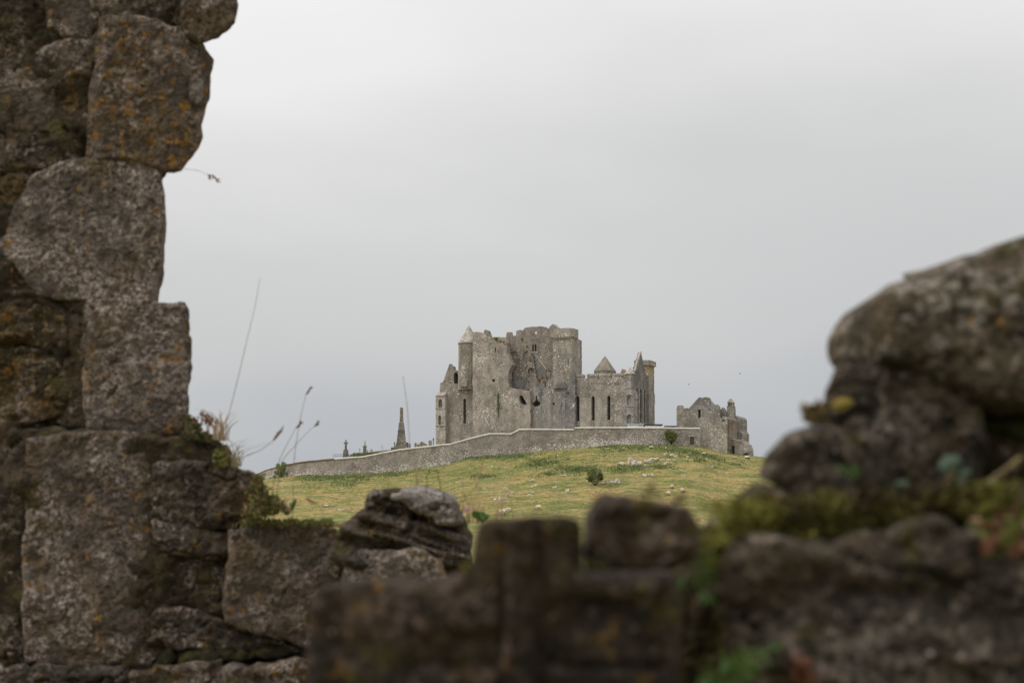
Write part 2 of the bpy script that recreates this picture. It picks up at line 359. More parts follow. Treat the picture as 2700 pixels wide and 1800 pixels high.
# ------------------------------------------------------------------ terrain
WALL_TOP = [('K5', 64, 950), ('K5', 200, 890), ('K5', 300, 865), ('K5', 430, 830), ('K5', 640, 795), ('K5', 1000, 760), ('K5', 1340, 735), ('K5', 1500, 705),
            ('K5', 1780, 650), ('K5', 2340, 588), ('K1', 230, 1515), ('K1', 500, 1440), ('K1', 690, 1393), ('K1', 950, 1395), ('K1', 1060, 1340), ('K1', 1199, 1337),
            ('S', 1513, 1131), ('S', 1516, 1126), ('S', 1640, 1125.6), ('S', 1845, 1127.5)]
WALL_BOT = [('S', -600, 1520), ('S', 300, 1430), ('S', 520, 1345), ('S', 610, 1290), ('S', 674, 1265), ('S', 755, 1255.6), ('S', 793, 1253), ('S', 910, 1251), ('S', 1036, 1244.5),
            ('S', 1180, 1225), ('S', 1233, 1207), ('S', 1341, 1198), ('S', 1448, 1187), ('S', 1600, 1175), ('S', 1640, 1171.5), ('S', 1845, 1177), ('S', 1915, 1195),
            ('S', 1966, 1200), ('S', 2010, 1204), ('S', 2100, 1225), ('S', 2300, 1290), ('S', 2700, 1400), ('S', 3400, 1480)]
def wall_y(sx): return float(np.interp(sx, [300, 600, 674, 755, 900, 1845, 1966, 2300], [470, 452, 445, 430, 426, 425, 427, 445]))
def azim(p): return p[0] / p[1]
_wb = [at('S', *q(*p), wall_y(q(*p)[0])) for p in WALL_BOT]
WB_A = np.array([azim(p) for p in _wb]); WB_Z = np.array([p[2] for p in _wb]); WB_Y = np.array([p[1] for p in _wb])
_wt = [at('S', *q(*p), wall_y(q(*p)[0])) for p in WALL_TOP]
WT_A = np.array([azim(p) for p in _wt]); WT_Z = np.array([p[2] for p in _wt])
A_IN = azim(at('S', 1800, 1180, 425))
def ground_z(X, Y, rough=True):
    X = np.asarray(X, float); Y = np.asarray(Y, float)
    a = X / np.maximum(Y, 20.0)
    yw = np.interp(a, WB_A, WB_Y); zb = np.interp(a, WB_A, WB_Z)
    zt = np.interp(a, WT_A, WT_Z); inside = np.clip((a - WT_A[0]) / .004, 0, 1) * np.clip((A_IN - a) / .004, 0, 1)
    zp = zb + (np.maximum(zt - .55, zb) - zb) * inside
    t = (Y - 258.0) / (yw - 258.0)
    k = 9.0; g = np.where(t * k > 30, t, np.log1p(np.exp(np.clip(t * k, -40, 40))) / math.log1p(math.exp(k)))
    z = zb * g
    if rough:
        P = np.stack([X.ravel(), Y.ravel(), 0 * X.ravel()], 1)
        n1 = fbm(P * [1 / 38, 1 / 26, 1], 4, 5).reshape(X.shape); n2 = fbm(P * [1 / 9, 1 / 6.5, 1], 4, 9).reshape(X.shape)
        n3 = fbm(P * [1 / 2.2, 1 / 1.7, 1], 2, 13).reshape(X.shape)
        am = np.clip(t * 2.5, 0, 1) * np.clip((1 - t) * 5, 0, 1)
        z = z + am * (1.25 * n1 + .55 * n2) + np.clip(t * 2.5, 0, 1) * np.clip((1.02 - t) * 20, 0, 1) * .16 * n3
    back = np.clip((Y - yw - 1.0) / 3.0, 0, 1)
    z = np.where(Y > yw, zb + (zp - zb) * back, z)
    fall = np.clip((Y - yw - 75) / 150, 0, 1); fall = fall * fall * (3 - 2 * fall)
    return z * (1 - fall)
def hit(r, x, y, y0=250.0, y1=444.0):
    d = ray(*q(r, x, y)); Y = np.arange(y0, y1, .25); k = Y / d[1]
    X = d[0] * k; Z = CZ + d[2] * k; G = ground_z(X, Y); i = np.argmax(G >= Z)
    if not (G >= Z).any(): i = len(Y) - 1
    return np.array([X[i], Y[i], G[i]])
def build_terrain():
    xs = np.concatenate([[-9000, -5000, -2500, -1200, -700, -400, -250, -170, -130, -100, -85], np.arange(-76, 92, .8), [96, 110, 130, 160, 220, 320, 500, 900, 1600, 3000, 5500, 9000]])
    ys = np.concatenate([[-3000, -800, -200, -60, -20, 0, 20, 60, 110, 160, 200, 225, 240], np.arange(250, 456, .8), np.arange(458, 510, 4), [520, 535, 550, 570, 600, 640, 680, 740, 900, 1300, 2200, 4000, 7000, 12000]])
    Xg, Yg = np.meshgrid(xs, ys); Z = ground_z(Xg, Yg)
    Z = np.where(Yg < 225, 0, Z)
    nx, ny = len(xs), len(ys)
    v = np.stack([Xg.ravel(), Yg.ravel(), Z.ravel()], 1)
    j, i = np.meshgrid(np.arange(ny - 1), np.arange(nx - 1), indexing='ij'); b = (j * nx + i).ravel()
    f = np.stack([b, b + 1, b + nx + 1, b + nx], 1)
    o = obj('ground', v, f, M['hill'], smooth=True); tag(o, kind='structure')
build_terrain()

# ------------------------------------------------------------------ rough grass and nettles standing on the hill (uncountable)
def ribbon_blades(P, h, w, rng, lean=.35):
    """three-sided little blades: base points P, heights h"""
    n = len(P); an = rng.uniform(0, 2 * math.pi, n); d = np.stack([np.cos(an), np.sin(an), 0 * an], 1)
    le = np.stack([rng.normal(0, lean, n), rng.normal(0, lean, n), np.ones(n)], 1) * h[:, None]
    v = np.concatenate([P - d * w[:, None] / 2, P + d * w[:, None] / 2, P + le], 0)
    i = np.arange(n); return v, np.stack([i, i + n, i + 2 * n], 1)
def build_hill_growth():
    rng = np.random.default_rng(4)
    n = 90000; Y = 258 + (428 - 258) * rng.random(n) ** .8; a = rng.uniform(-.185, .165, n); X = a * Y
    keep = Y < np.interp(a, WB_A, WB_Y) - .4; X, Y = X[keep], Y[keep]
    P = np.stack([X, Y, ground_z(X, Y) - .05], 1); cl = fbm(P * [.11, .14, 0], 4, 31)
    s = cl > .05; P = P[s]; n = len(P)
    v, f = ribbon_blades(P, rng.uniform(.12, .42, n), rng.uniform(.05, .14, n), rng)
    o = obj('rough_grass', v, f, M['hill_straw']); tag(o, 'straw coloured rough grass growing over the hillside', 'grass', kind='stuff')
    # nettle beds: low dark green growth below the wall and in hollows
    beds = [('K6', 520, 262, 330, 16), ('K6', 960, 245, 260, 18), ('K6', 580, 540, 140, 16), ('K6', 1510, 505, 90, 20), ('K6', 1850, 420, 250, 14), ('K6', 1950, 450, 160, 14), ('K6', 1450, 340, 280, 50),
            ('K7', 250, 190, 220, 30), ('K7', 640, 205, 160, 26), ('K7', 1100, 235, 220, 26), ('K7', 1320, 275, 180, 34), ('K7', 1620, 330, 140, 22), ('K7', 1480, 378, 80, 14), ('K7', 930, 468, 170, 14),
            ('K7', 400, 500, 110, 16), ('K7', 620, 490, 90, 16), ('K7', 1900, 435, 80, 14), ('K7', 190, 315, 30, 18), ('K7', 400, 240, 36, 14), ('K7', 1100, 175, 300, 12),
            ('K5', 900, 975, 250, 60), ('K5', 1250, 975, 330, 45), ('K5', 700, 1000, 120, 60), ('K5', 1750, 950, 200, 20), ('K5', 2210, 910, 40, 16), ('K5', 1120, 1050, 90, 40)]
    PP = []
    for r, x, y, w, h in beds:
        m = int(max(40, w * 1.4))
        for _ in range(m):
            px, py = q(r, x + rng.normal(0, .48) * w, y + rng.normal(0, .55) * h)
            az = (px - 1350) / F / CP
            p = hit('S', px, py) if _ % 6 == 0 or not PP else p + np.array([rng.normal(0, 1.2), rng.normal(0, 2.2), 0])
            p[2] = ground_z(p[0:1], p[1:2])[0]
            if p[1] < np.interp(p[0] / p[1], WB_A, WB_Y) - .3: PP.append(p.copy())
    P = np.array(PP); n = len(P); P = np.repeat(P, 4, 0) + rng.normal(0, .28, (4 * n, 3)) * [1, 1, .1]; n = len(P)
    v, f = ribbon_blades(P - [0, 0, .05], rng.uniform(.2, .6, n), rng.uniform(.12, .30, n), rng, .5)
    o = obj('nettles', v, f, M['nettle']); tag(o, 'dark green nettle beds spread over the hillside grass', 'nettles', kind='stuff')
M['hill_straw'] = mat_leaf('rough_grass_blade', (.22, .215, .065), (.42, .34, .15), .12)
M['nettle'] = mat_leaf('nettle_leaf', (.115, .160, .058), (.19, .225, .085), .4)
build_hill_growth()

# ------------------------------------------------------------------ leaf clouds
def leaf_cloud(lobes, n, size, rng, flat=0.3):
    """leaf-sized quads spread through ellipsoid lobes [(centre, radii)]"""
    v, f = [], []
    wts = np.array([l[1][0] * l[1][1] * l[1][2] for l in lobes]) ** .7; wts /= wts.sum()
    for _ in range(n):
        c, r = lobes[rng.choice(len(lobes), p=wts)]
        d = rng.normal(size=3); d /= np.linalg.norm(d); p = np.asarray(c) + d * np.asarray(r) * rng.random() ** .38
        a = rng.normal(size=3); a /= np.linalg.norm(a); b = np.cross(a, rng.normal(size=3)); b /= np.linalg.norm(b)
        s = size * rng.uniform(.6, 1.3); k = len(v)
        v += [p - a * s, p + b * s * .5, p + a * s, p - b * s * .5]; f.append((k, k + 1, k + 2, k + 3))
    return v, f

# ------------------------------------------------------------------ enclosure wall
def strip_wall(name, top, bot_z, thick, mat, parent, over=2.0, step=.6, rough=.0, seed=0):
    top = np.array(top); seg = np.r_[0, np.cumsum(np.linalg.norm(np.diff(top[:, :2], axis=0), axis=1))]
    s = np.arange(0, seg[-1] + step, step); s[-1] = seg[-1]
    p = np.stack([np.interp(s, seg, top[:, i]) for i in range(3)], 1); zb = np.interp(s, seg, bot_z) - over
    if rough: p[:, 2] += rough * fbm(np.stack([s * 1.1, 0 * s, 0 * s], 1), 3, seed)
    n = len(s); rows = 9; v, h = [], []
    for k in range(rows):
        u = k / (rows - 1); z = zb + (p[:, 2] - zb) * u
        v.append(np.stack([p[:, 0], p[:, 1], z], 1)); h.append(np.clip((z - zb - over) / np.maximum(p[:, 2] - zb - over, .1), 0, 1))
    v.append(np.stack([p[:, 0], p[:, 1] + thick, p[:, 2]], 1)); h.append(np.ones(n))
    v.append(np.stack([p[:, 0], p[:, 1] + thick, zb], 1)); h.append(np.zeros(n))
    R = rows + 2; f = []
    for k in range(R - 1):
        for i in range(n - 1): f.append((k * n + i, k * n + i + 1, (k + 1) * n + i + 1, (k + 1) * n + i))
    f.append(tuple(k * n for k in range(R))[::-1]); f.append(tuple(k * n + n - 1 for k in range(R)))
    return obj(name, np.concatenate(v), f, mat, parent, attr=np.concatenate(h)), p
def build_enclosure():
    top = [np.array(p) for p in _wt]; bz = [np.interp(azim(p), WB_A, WB_Z) for p in top]
    t = thing('enclosure_wall', 'long grey rubble wall with a pale coping running round the hilltop', 'wall', tuple(top[8] - [0, 0, 4]))
    low = [p - np.array([0, 0, .32]) for p in top]
    strip_wall('masonry', low, bz, .9, M['enclosure'], t, rough=.06, seed=2)
    def cop(pts, name, mat, ov=.16):
        v, f = [], []
        P = []
        for a, b in zip(pts[:-1], pts[1:]):
            m = max(1, int(np.linalg.norm(b - a) / 1.2)); P += [a + (b - a) * i / m for i in range(m)]
        P.append(pts[-1]); rng = random.Random(3)
        for p in P:
            dz = rng.uniform(-.04, .04)
            v += [(p[0], p[1] - ov, p[2] - .33), (p[0], p[1] - ov, p[2] - .05 + dz), (p[0], p[1] + .45, p[2] + .08 + dz), (p[0], p[1] + .9 + ov, p[2] - .05 + dz), (p[0], p[1] + .9 + ov, p[2] - .33)]
        for i in range(len(P) - 1):
            for k in range(5): f.append((i * 5 + k, i * 5 + (k + 1) % 5, i * 5 + 5 + (k + 1) % 5, i * 5 + 5 + k))
        f += [(0, 1, 2, 3, 4), tuple((len(P) - 1) * 5 + k for k in (4, 3, 2, 1, 0))]
        obj(name, v, f, mat, t)
    cop(top[:6], 'grassy_coping', M['herb_brown'], .12); cop(top[5:17], 'coping', M['coping']); cop(top[17:], 'coping', M['coping'])
    # blocked doorway with iron gate near the tower
    a = at('K4', 1160, 980, 424.8); b = at('K4', 1252, 855, 424.8)
    mb = MB(); x0, x1, z0, z1 = a[0], b[0], a[2], b[2]
    mb.add(*frustum(((x0 + x1) / 2, 424.95), x1 - x0, .2, x1 - x0, .2, z0, z1)); mb.build('doorway', M['door_dark'], t)
    mb = MB(); mb.add(*frustum(((x0 + x1) / 2, 424.82), x1 - x0 + .5, .34, x1 - x0 + .5, .34, z1, z1 + .3))
    for x in (x0, x1): mb.add(*frustum((x, 424.85), .22, .3, .22, .3, z0, z1))
    mb.build('door_surround', M['enclosure'], t)
M['door_dark'] = mat_simple('rusty_door', (.07, .06, .055), (.12, .10, .09), 2.0)
build_enclosure()
def build_ivy():
    rng = np.random.default_rng(8); lobes = []
    for x, y, r in ((410, 850, .85), (400, 900, .95), (380, 940, .9), (340, 870, .7), (330, 930, .8), (300, 985, .7), (250, 1010, .6), (400, 820, .5), (330, 835, .45), (365, 870, .8), (370, 920, .8), (365, 960, .7), (425, 940, .6)):
        p = at('K5', x, y, wall_y(q('K5', x, y)[0]) - .15); lobes.append((p + np.array([0, -.25, 0]), (r * 1.4, .5, r * 1.05)))
    v, f = leaf_cloud(lobes, 2600, .16, rng)
    b = at('K5', 390, 985, 429)
    t = thing('ivy', 'bright green ivy climbing over the low left end of the hilltop wall', 'ivy', tuple(b)); obj('leaves', v, f, M['ivy'], t)
    mb = MB()
    for l in lobes[:6]: mb.add(*tube([b, (b + l[0]) / 2 + [0, .1, 0], l[0]], [.06, .05, .03]))
    mb.build('stem', M['twig'], t)
build_ivy()

# ------------------------------------------------------------------ cathedral: a frame turned a little from the view, prisms in it
class Frame:
    def __init__(s, O, th):
        s.O = np.array(O, float); s.u = np.array([math.cos(th), -math.sin(th), 0]); s.v = np.array([math.sin(th), math.cos(th), 0])
    def w(s, a, t, z): return s.O * [1, 1, 0] + s.u * a + s.v * t + np.array([0, 0, z])
    def T(s, r, x, y, t):                       # pixel -> (s, z) on the plane t
        d = ray(*q(r, x, y)); o = np.array([0, 0, CZ]) - s.O * [1, 1, 0]
        k = (t - o @ s.v) / (d @ s.v); p = o + d * k; return np.array([p @ s.u, p[2]])
    def S(s, r, x, y, a):                       # pixel -> (t, z) on the plane s = a
        d = ray(*q(r, x, y)); o = np.array([0, 0, CZ]) - s.O * [1, 1, 0]
        k = (a - o @ s.u) / (d @ s.u); p = o + d * k; return np.array([p @ s.v, p[2]])
def ragged(poly, amp, seed, step=.45):
    out = []; n = len(poly)
    for i in range(n):
        a, b = np.array(poly[i], float), np.array(poly[(i + 1) % n], float); m = max(1, int(np.linalg.norm(b - a) / step))
        out += [a + (b - a) * k / m for k in range(m)]
    out = np.array(out); P = np.c_[out * 1.3, np.full(len(out), seed * 3.7)]
    out[:, 0] += amp * fbm(P, 3, seed); out[:, 1] += amp * fbm(P + 40, 3, seed + 50)
    return out
def prism(fr, poly, t0, t1, holes=(), axis='t'):
    """extrude a polygon with holes between t0 and t1"""
    loops = [[Vector((p[0], p[1], 0)) for p in poly]] + [[Vector((p[0], p[1], 0)) for p in h] for h in holes]
    tri = geometry.tessellate_polygon(loops); flat = [p for l in loops for p in l]; n = len(flat)
    w = (lambda p, t: fr.w(p[0], t, p[1])) if axis == 't' else (lambda p, t: fr.w(t, p[0], p[1]))
    v = [w(p, t0) for p in flat] + [w(p, t1) for p in flat]; f = []
    for a, b, c in tri: f += [(a, b, c), (c + n, b + n, a + n)]
    k = 0
    for l in loops:
        m = len(l)
        for i in range(m): f.append((k + i, k + (i + 1) % m, k + (i + 1) % m + n, k + i + n))
        k += m
    return v, f
def lancet(x0, x1, yt, yb, n=5):
    """pointed window outline in crop pixels"""
    w = x1 - x0; xm = (x0 + x1) / 2; ys = yt + w * .95; L = [(x0, yb), (x0, ys)]
    for k in range(1, n): L.append((x0 + (xm - x0) * (k / n) ** 1.7, ys - (ys - yt) * (k / n) ** .85))
    L.append((xm, yt)); R = [(x1 - (p[0] - x0), p[1]) for p in L[-2::-1]]; return L + R
def roundel(x, y, r, n=12): return [(x + r * math.cos(2 * math.pi * k / n), y + r * math.sin(2 * math.pi * k / n)) for k in range(n)]
def arch(x0, x1, yt, yb, n=8):
    xm, w = (x0 + x1) / 2, (x1 - x0) / 2
    return [(x0, yb)] + [(xm - w * math.cos(math.pi * k / n), yt + w * 1.0 - w * math.sin(math.pi * k / n)) for k in range(n + 1)] + [(x1, yb)]

def fix_normals(o):
    import bmesh
    bm = bmesh.new(); bm.from_mesh(o.data); bmesh.ops.recalc_face_normals(bm, faces=bm.faces); bm.to_mesh(o.data); bm.free(); return o

def build_cathedral():
    o0 = at('C', 960, 1100, 450.0); fr = Frame(o0, rad(24))
    cat = thing('cathedral', 'large roofless grey stone cathedral with a ruined keep and corner turret on the hilltop', 'cathedral', tuple(at('C', 960, 1180, 450)))
    def T(pts, t, r='C'): return [fr.T(r, x, y, t) for x, y in pts]
    def part(name, pts, t0, t1, mat, holes=(), r='C', amp=.0, seed=1, parent=cat, step=.45):
        P = T(pts, t0, r)
        if amp: P = ragged(P, amp, seed, step)
        H = [T(h, t0, r) for h in holes]
        return fix_normals(obj(name, *prism(fr, P, t0, t1, H), mat, parent))
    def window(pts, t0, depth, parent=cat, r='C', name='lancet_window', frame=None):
        """back pane of an opening, painted dark for the shade inside, plus a slender stone surround standing slightly proud"""
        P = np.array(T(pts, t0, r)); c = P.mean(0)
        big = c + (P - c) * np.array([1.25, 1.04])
        return fix_normals(obj(name, *prism(fr, big, t0 + depth, t0 + depth + .15), M['shade_back'], parent))
    B = 1260
    # --- keep, west front: the standing left part
    ho1 = [(862, 775), (868, 765), (890, 768), (905, 800), (922, 825), (930, 850), (905, 855), (870, 838), (862, 810)]
    holes = [roundel(627, 632, 14), [(638, 374), (638, 332), (649, 332), (649, 374)], ho1]
    part('keep_front', [(437, B), (437, 300), (437, 192), (480, 188), (515, 195), (535, 225), (560, 236), (640, 238), (742, 240), (748, 300), (744, 350), (760, 395), (768, 440), (800, 490), (782, 520), (764, 570),
                        (760, 640), (764, 690), (800, 702), (850, 712), (900, 722), (962, 722), (962, 800), (962, B)], 0, 2.4, M['keep'], holes, amp=.14, seed=3)
    for h in holes[:2]: window(h, 0, 1.3, name='window_slit')
    window(ho1, 0, 1.9, name='wall_breach')
    # recessed lower wall right of the corner
    ho2 = [(980, 830), (990, 835), (1010, 810), (1012, 770), (1022, 768), (1026, 800), (1040, 830), (1052, 820), (1056, 845), (1040, 865), (1000, 868), (984, 860)]
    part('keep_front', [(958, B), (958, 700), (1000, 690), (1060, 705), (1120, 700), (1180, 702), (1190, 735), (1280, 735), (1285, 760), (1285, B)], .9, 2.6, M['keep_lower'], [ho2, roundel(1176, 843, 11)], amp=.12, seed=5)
    window(ho2, .9, 1.6, name='wall_breach'); window(roundel(1176, 843, 11), .9, 1.0, name='window_slit')
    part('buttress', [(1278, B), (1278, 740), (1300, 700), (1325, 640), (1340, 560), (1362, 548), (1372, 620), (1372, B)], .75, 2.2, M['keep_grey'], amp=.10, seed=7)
    # inner wall of the keep laid bare where the vault fell
    ar = [arch(768, 858, 366, 460), [(893, 440), (895, 405), (905, 380), (925, 363), (942, 362), (942, 440)], [(762, 690), (762, 580), (778, 562), (800, 565), (806, 690)],
          lancet(932, 966, 660, 712), [(980, 368), (980, 312), (987, 296), (994, 312), (994, 368)], [(1003, 366), (1003, 310), (1010, 294), (1018, 310), (1018, 366)], [(1003, 206), (1003, 187), (1022, 187), (1022, 206)]]
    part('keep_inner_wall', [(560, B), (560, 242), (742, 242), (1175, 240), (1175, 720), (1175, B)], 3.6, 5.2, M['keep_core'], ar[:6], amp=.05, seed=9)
    part('battlement', [(735, 241), (742, 236), (746, 196), (760, 190), (798, 194), (802, 222), (832, 222), (835, 176), (870, 172), (893, 178), (915, 152), (960, 143), (1040, 140), (1100, 142), (1125, 160),
                             (1170, 168), (1175, 241)], 3.602, 3.85, M['keep_core'], ar[6:], amp=.07, seed=9)
    for h, dp in ((ar[0], .45), (ar[1], .4), (ar[2], .9)):
        c = np.mean(h, 0); part('blind_arch', [tuple(c + (np.array(p) - c) * 1.2) for p in h], 3.6 + dp, 3.75 + dp, M['keep_core'])
    part('keep_core', [(560, B), (560, 300), (990, 300), (1175, 300), (1175, B)], 5.65, 9.0, M['keep_core'], amp=.0)
    for h in ar[4:6]: window(h, 3.6, 1.8, name='lancet_window')
    window(ar[3], 3.6, 1.2, name='doorway')
    # twin window hood and sill
    part('window_sill', [(970, 380), (970, 370), (1028, 370), (1028, 380)], 3.4, 3.75, M['trim'])
    # standing fragments of the broken vault
    part('vault_fragment', [(925, 720), (935, 600), (930, 530), (945, 500), (930, 470), (950, 420), (985, 400), (1000, 480), (1012, 560), (1022, 610), (1060, 600), (1110, 590), (1128, 545), (1150, 560), (1140, 640), (1100, 655), (1090, 720)],
         2.9, 3.7, M['keep_core'], [arch(938, 1000, 515, 600)], amp=.22, seed=11)
    part('vault_fragment', [(748, 470), (770, 430), (800, 470), (812, 500), (790, 530), (775, 560), (755, 560)], 1.9, 3.7, M['keep_core'], amp=.2, seed=12)
    part('stained_render', [(1001, 395), (1106, 535), (1100, 598), (1034, 608), (1014, 560), (1003, 480)], 3.45, 3.62, M['gable_grey'], amp=.08, seed=41)
    part('stained_render', [(770, 585), (800, 570), (905, 600), (915, 690), (880, 700), (770, 688)], 3.45, 3.62, M['keep_grey'], amp=.12, seed=42)
    part('roof_scar', [(996, 388), (1004, 384), (1112, 530), (1106, 536)], 3.35, 3.62, M['trim'])
    part('chimney_breast', [(1195, 650), (1200, 545), (1215, 518), (1255, 515), (1285, 535), (1290, 650)], 1.4, 3.4, M['keep_core'], amp=.12, seed=13)
    part('hooded_fireplace', [(1180, 702), (1205, 650), (1275, 648), (1292, 702)], .5, 2.6, M['keep_grey'], amp=.04, seed=14)
    part('fireplace_opening', [(1192, 736), (1192, 703), (1296, 703), (1296, 736)], 1.5, 1.9, M['shade_back'])  # dark slab painted in for the shade inside the fireplace
    part('broken_wall', [(1098, 700), (1110, 640), (1150, 600), (1150, 560), (1190, 555), (1195, 700)], 2.0, 3.6, M['keep_core'], amp=.16, seed=15)
    part('broken_wall', [(1290, 705), (1295, 610), (1330, 560), (1372, 552), (1372, 705)], 1.0, 1.9, M['keep_core'], amp=.12, seed=16)
    # --- south-west stair tower of the keep
    c0, c1 = fr.T('C', 1168, 240, 1.3), fr.T('C', 1345, 240, 1.3); sR = c1[0]
    back_t = fr.S('C', 1437, 400, sR)[0]
    tw = part('stair_tower', [(1166, 740), (1166, 238), (1345, 238), (1345, 740)], 1.3, back_t - 1.8, M['keep'], [[(1304, 496), (1304, 434), (1311, 434), (1311, 496)]], amp=.05, seed=17)
    window([(1304, 496), (1304, 434), (1311, 434), (1311, 496)], 1.3, .8, name='window_slit', parent=tw)
    zt, zb, zlow = c0[1] + 2.35, c0[1] - .1, fr.T('C', 1200, 760, 1.3)[1]
    pr = .55; s0, s1, t0, t1 = fr.T('C', 1140, 240, 1.3)[0], sR + pr * .8, 1.3 - pr, back_t - 3.2
    ring = []                                                      # parapet with rounded south corners
    for (cs, ct, a0) in ((s1 - 1.1, t0 + 1.1, -90), (s1 - 1.1, t1 - 1.1, 0)):
        for k in range(7):
            a = rad(a0 + 90 * k / 6); ring.append((cs + 1.1 * math.cos(a), ct + 1.1 * math.sin(a)))
    ring = [(s0, t0)] + ring + [(s0, t1)]
    rr = np.random.default_rng(5); n = len(ring)
    v = [fr.w(a, t, zb) for a, t in ring] + [fr.w(a, t, zt + rr.uniform(-.12, .08)) for a, t in ring]
    v += [fr.w(s0 + (a - s0) * .86, t0 + .6 + (t - t0) * .8, zt - .1) for a, t in ring] + [fr.w(s0 + (a - s0) * .86, t0 + .6 + (t - t0) * .8, zb) for a, t in ring]
    f = [(k * n + i, k * n + (i + 1) % n, ((k + 1) % 4) * n + (i + 1) % n, ((k + 1) % 4) * n + i) for k in range(4) for i in range(n)]
    fix_normals(obj('parapet', v, f, M['keep'], cat))
    a = s0 + .25
    while a < s1 - .9:
        fix_normals(obj('corbel', *prism(fr, [(a, zb - .42), (a, zb - .003), (a + .26, zb - .003), (a + .26, zb - .42)], 1.3 - pr + .08, 1.32), M['trim'], cat)); a += .56
    t = t0 + 1.2
    while t < t1 - 1:
        fix_normals(obj('corbel', *prism(fr, [(t, zb - .42), (t, zb - .003), (t + .26, zb - .003), (t + .26, zb - .42)], sR - .02, s1 - .08, axis='s'), M['trim'], cat)); t += .56
    # south flank of the keep behind the stair tower
    zk = fr.S('C', 1400, 258, sR)[1]
    f0 = back_t - 1.8
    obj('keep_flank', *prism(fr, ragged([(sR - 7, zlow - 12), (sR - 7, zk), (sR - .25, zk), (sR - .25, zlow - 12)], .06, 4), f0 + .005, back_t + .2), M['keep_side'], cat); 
    # --- gablets over the keep roof
    part('gablet', [(528, 240), (530, 215), (548, 168), (558, 172), (582, 240)], 5.5, 8.5, M['roof_stone'], amp=.04, seed=19)
    part('gablet', [(1125, 190), (1130, 152), (1158, 122), (1172, 118), (1182, 128), (1215, 156), (1222, 190)], 7.0, 9.5, M['roof_stone'], amp=.07, seed=20)
    part('keep_backwall', [(437, B), (437, 250), (560, 250), (560, B)], 2.41, 9.0, M['keep'])
    # --- north transept on the left
    tN = 3.0
    la = lancet(351, 375, 792, 1026)
    part('north_transept', [(140, B), (138, 655), (165, 648), (200, 662), (240, 655), (300, 664), (380, 640), (384, 662), (440, 664), (440, B)], tN, tN + 1.6, M['transept'], [la], amp=.10, seed=21)
    window(la, tN, 1.0)
    part('north_transept', [(140, B), (140, 740), (440, 740), (440, B)], tN + 1.72, tN + 10, M['transept'])
    nich = [lancet(124, 160, 798, 880), lancet(122, 150, 945, 1035)]
    bt = part('corner_buttress', [(100, B), (100, 768), (187, 768), (187, B)], tN - 1.2, tN + 2.2, M['trim'], [nich[0], nich[1]], amp=.03, seed=22)
    for h in nich: fix_normals(obj('niche', *prism(fr, T(h, tN - 1.2), tN - .72, tN - .6), M['keep_grey'], bt))
    for y in (878, 1038): part('string_course', [(97, y + 9), (97, y), (190, y), (190, y + 9)], tN - 1.36, tN - 1.19, M['trim'], parent=bt)
    P = T([(97, 772), (187, 772)], tN - 1.2); zt2 = fr.T('C', 140, 738, tN - .2)[1]
    obj('buttress_cap', [fr.w(P[0][0], tN - 1.35, P[0][1]), fr.w(P[1][0] + .05, tN - 1.35, P[0][1]), fr.w(P[1][0] + .05, tN + 2.3, P[0][1]), fr.w(P[0][0], tN + 2.3, P[0][1]),
                         fr.w(P[0][0] + .5, tN, zt2), fr.w(P[1][0] - .2, tN, zt2), fr.w(P[1][0] - .2, tN + 2.2, zt2), fr.w(P[0][0] + .5, tN + 2.2, zt2)],
        [(0, 1, 5, 4), (1, 2, 6, 5), (2, 3, 7, 6), (3, 0, 4, 7), (4, 5, 6, 7), (3, 2, 1, 0)], M['trim'], bt)
    ga = lancet(264, 304, 552, 660)
    part('gable_fragment', [(158, 700), (168, 640), (190, 580), (205, 540), (212, 520), (222, 486), (236, 480), (244, 500), (264, 505), (270, 530), (300, 545), (312, 600), (312, 700)], tN + 2.5, tN + 3.7, M['keep_core'], [ga], amp=.10, seed=23)
    window(ga, tN + 2.5, 1.3, name='arched_opening')
    # --- round turret with conical cap at the keep's north corner
    ct = 4.6; P = fr.T('C', 402, 300, ct); R = P[0] - fr.T('C', 316, 300, ct)[0]; z0 = fr.T('C', 402, 720, ct)[1]; za = fr.T('C', 402, 126, ct)[1]
    c = fr.w(P[0], ct, 0)
    tu = obj('round_turret', *lathe(c, [(R * 1.02, z0), (R, z0 + 5), (R * .985, P[1])], 28), M['turret'], cat, smooth=False)
    obj('conical_roof', *lathe(c, [(R * 1.06, P[1] + .002), (R * 1.06, P[1] + .14), (R * .52, P[1] + (za - P[1]) * .52), (.04, za)], 28), M['roof_pale'], tu)
    sl = T([(337, 372), (337, 322), (346, 322), (346, 372)], ct - R)
    obj('window_slit', *prism(fr, sl, ct - R * .80, ct - R * .66), M['shade_back'], tu)
    part('turret_base', [(318, 690), (318, 640), (350, 628), (384, 630), (384, 690)], ct - R - .6, ct, M['transept'], amp=.06, seed=24)
    # --- south transept, west wall
    tS = 1.6
    las = [lancet(1380, 1410, 770, 1002), lancet(1521, 1549, 770, 996), lancet(1664, 1692, 765, 991)]
    part('south_transept', [(1345, B), (1345, 614), (1835, 614), (1835, B)], tS, tS + 1.5, M['transept'], las, amp=.03, seed=25)
    for h in las:
        window(h, tS, 1.0)
    part('south_transept', [(1345, B), (1345, 690), (1835, 690), (1835, B)], tS + 1.62, tS + 10.5, M['transept'])
    # field of old render between the lancets stands a little proud of the rubble
    part('old_render', [(1415, 1060), (1415, 792), (1516, 790), (1516, 1060)], tS - .05, tS + .3, M['plaster'], amp=.05, seed=26)
    part('old_render', [(1554, 1060), (1554, 790), (1659, 790), (1659, 1060)], tS - .05, tS + .3, M['plaster'], amp=.05, seed=27)
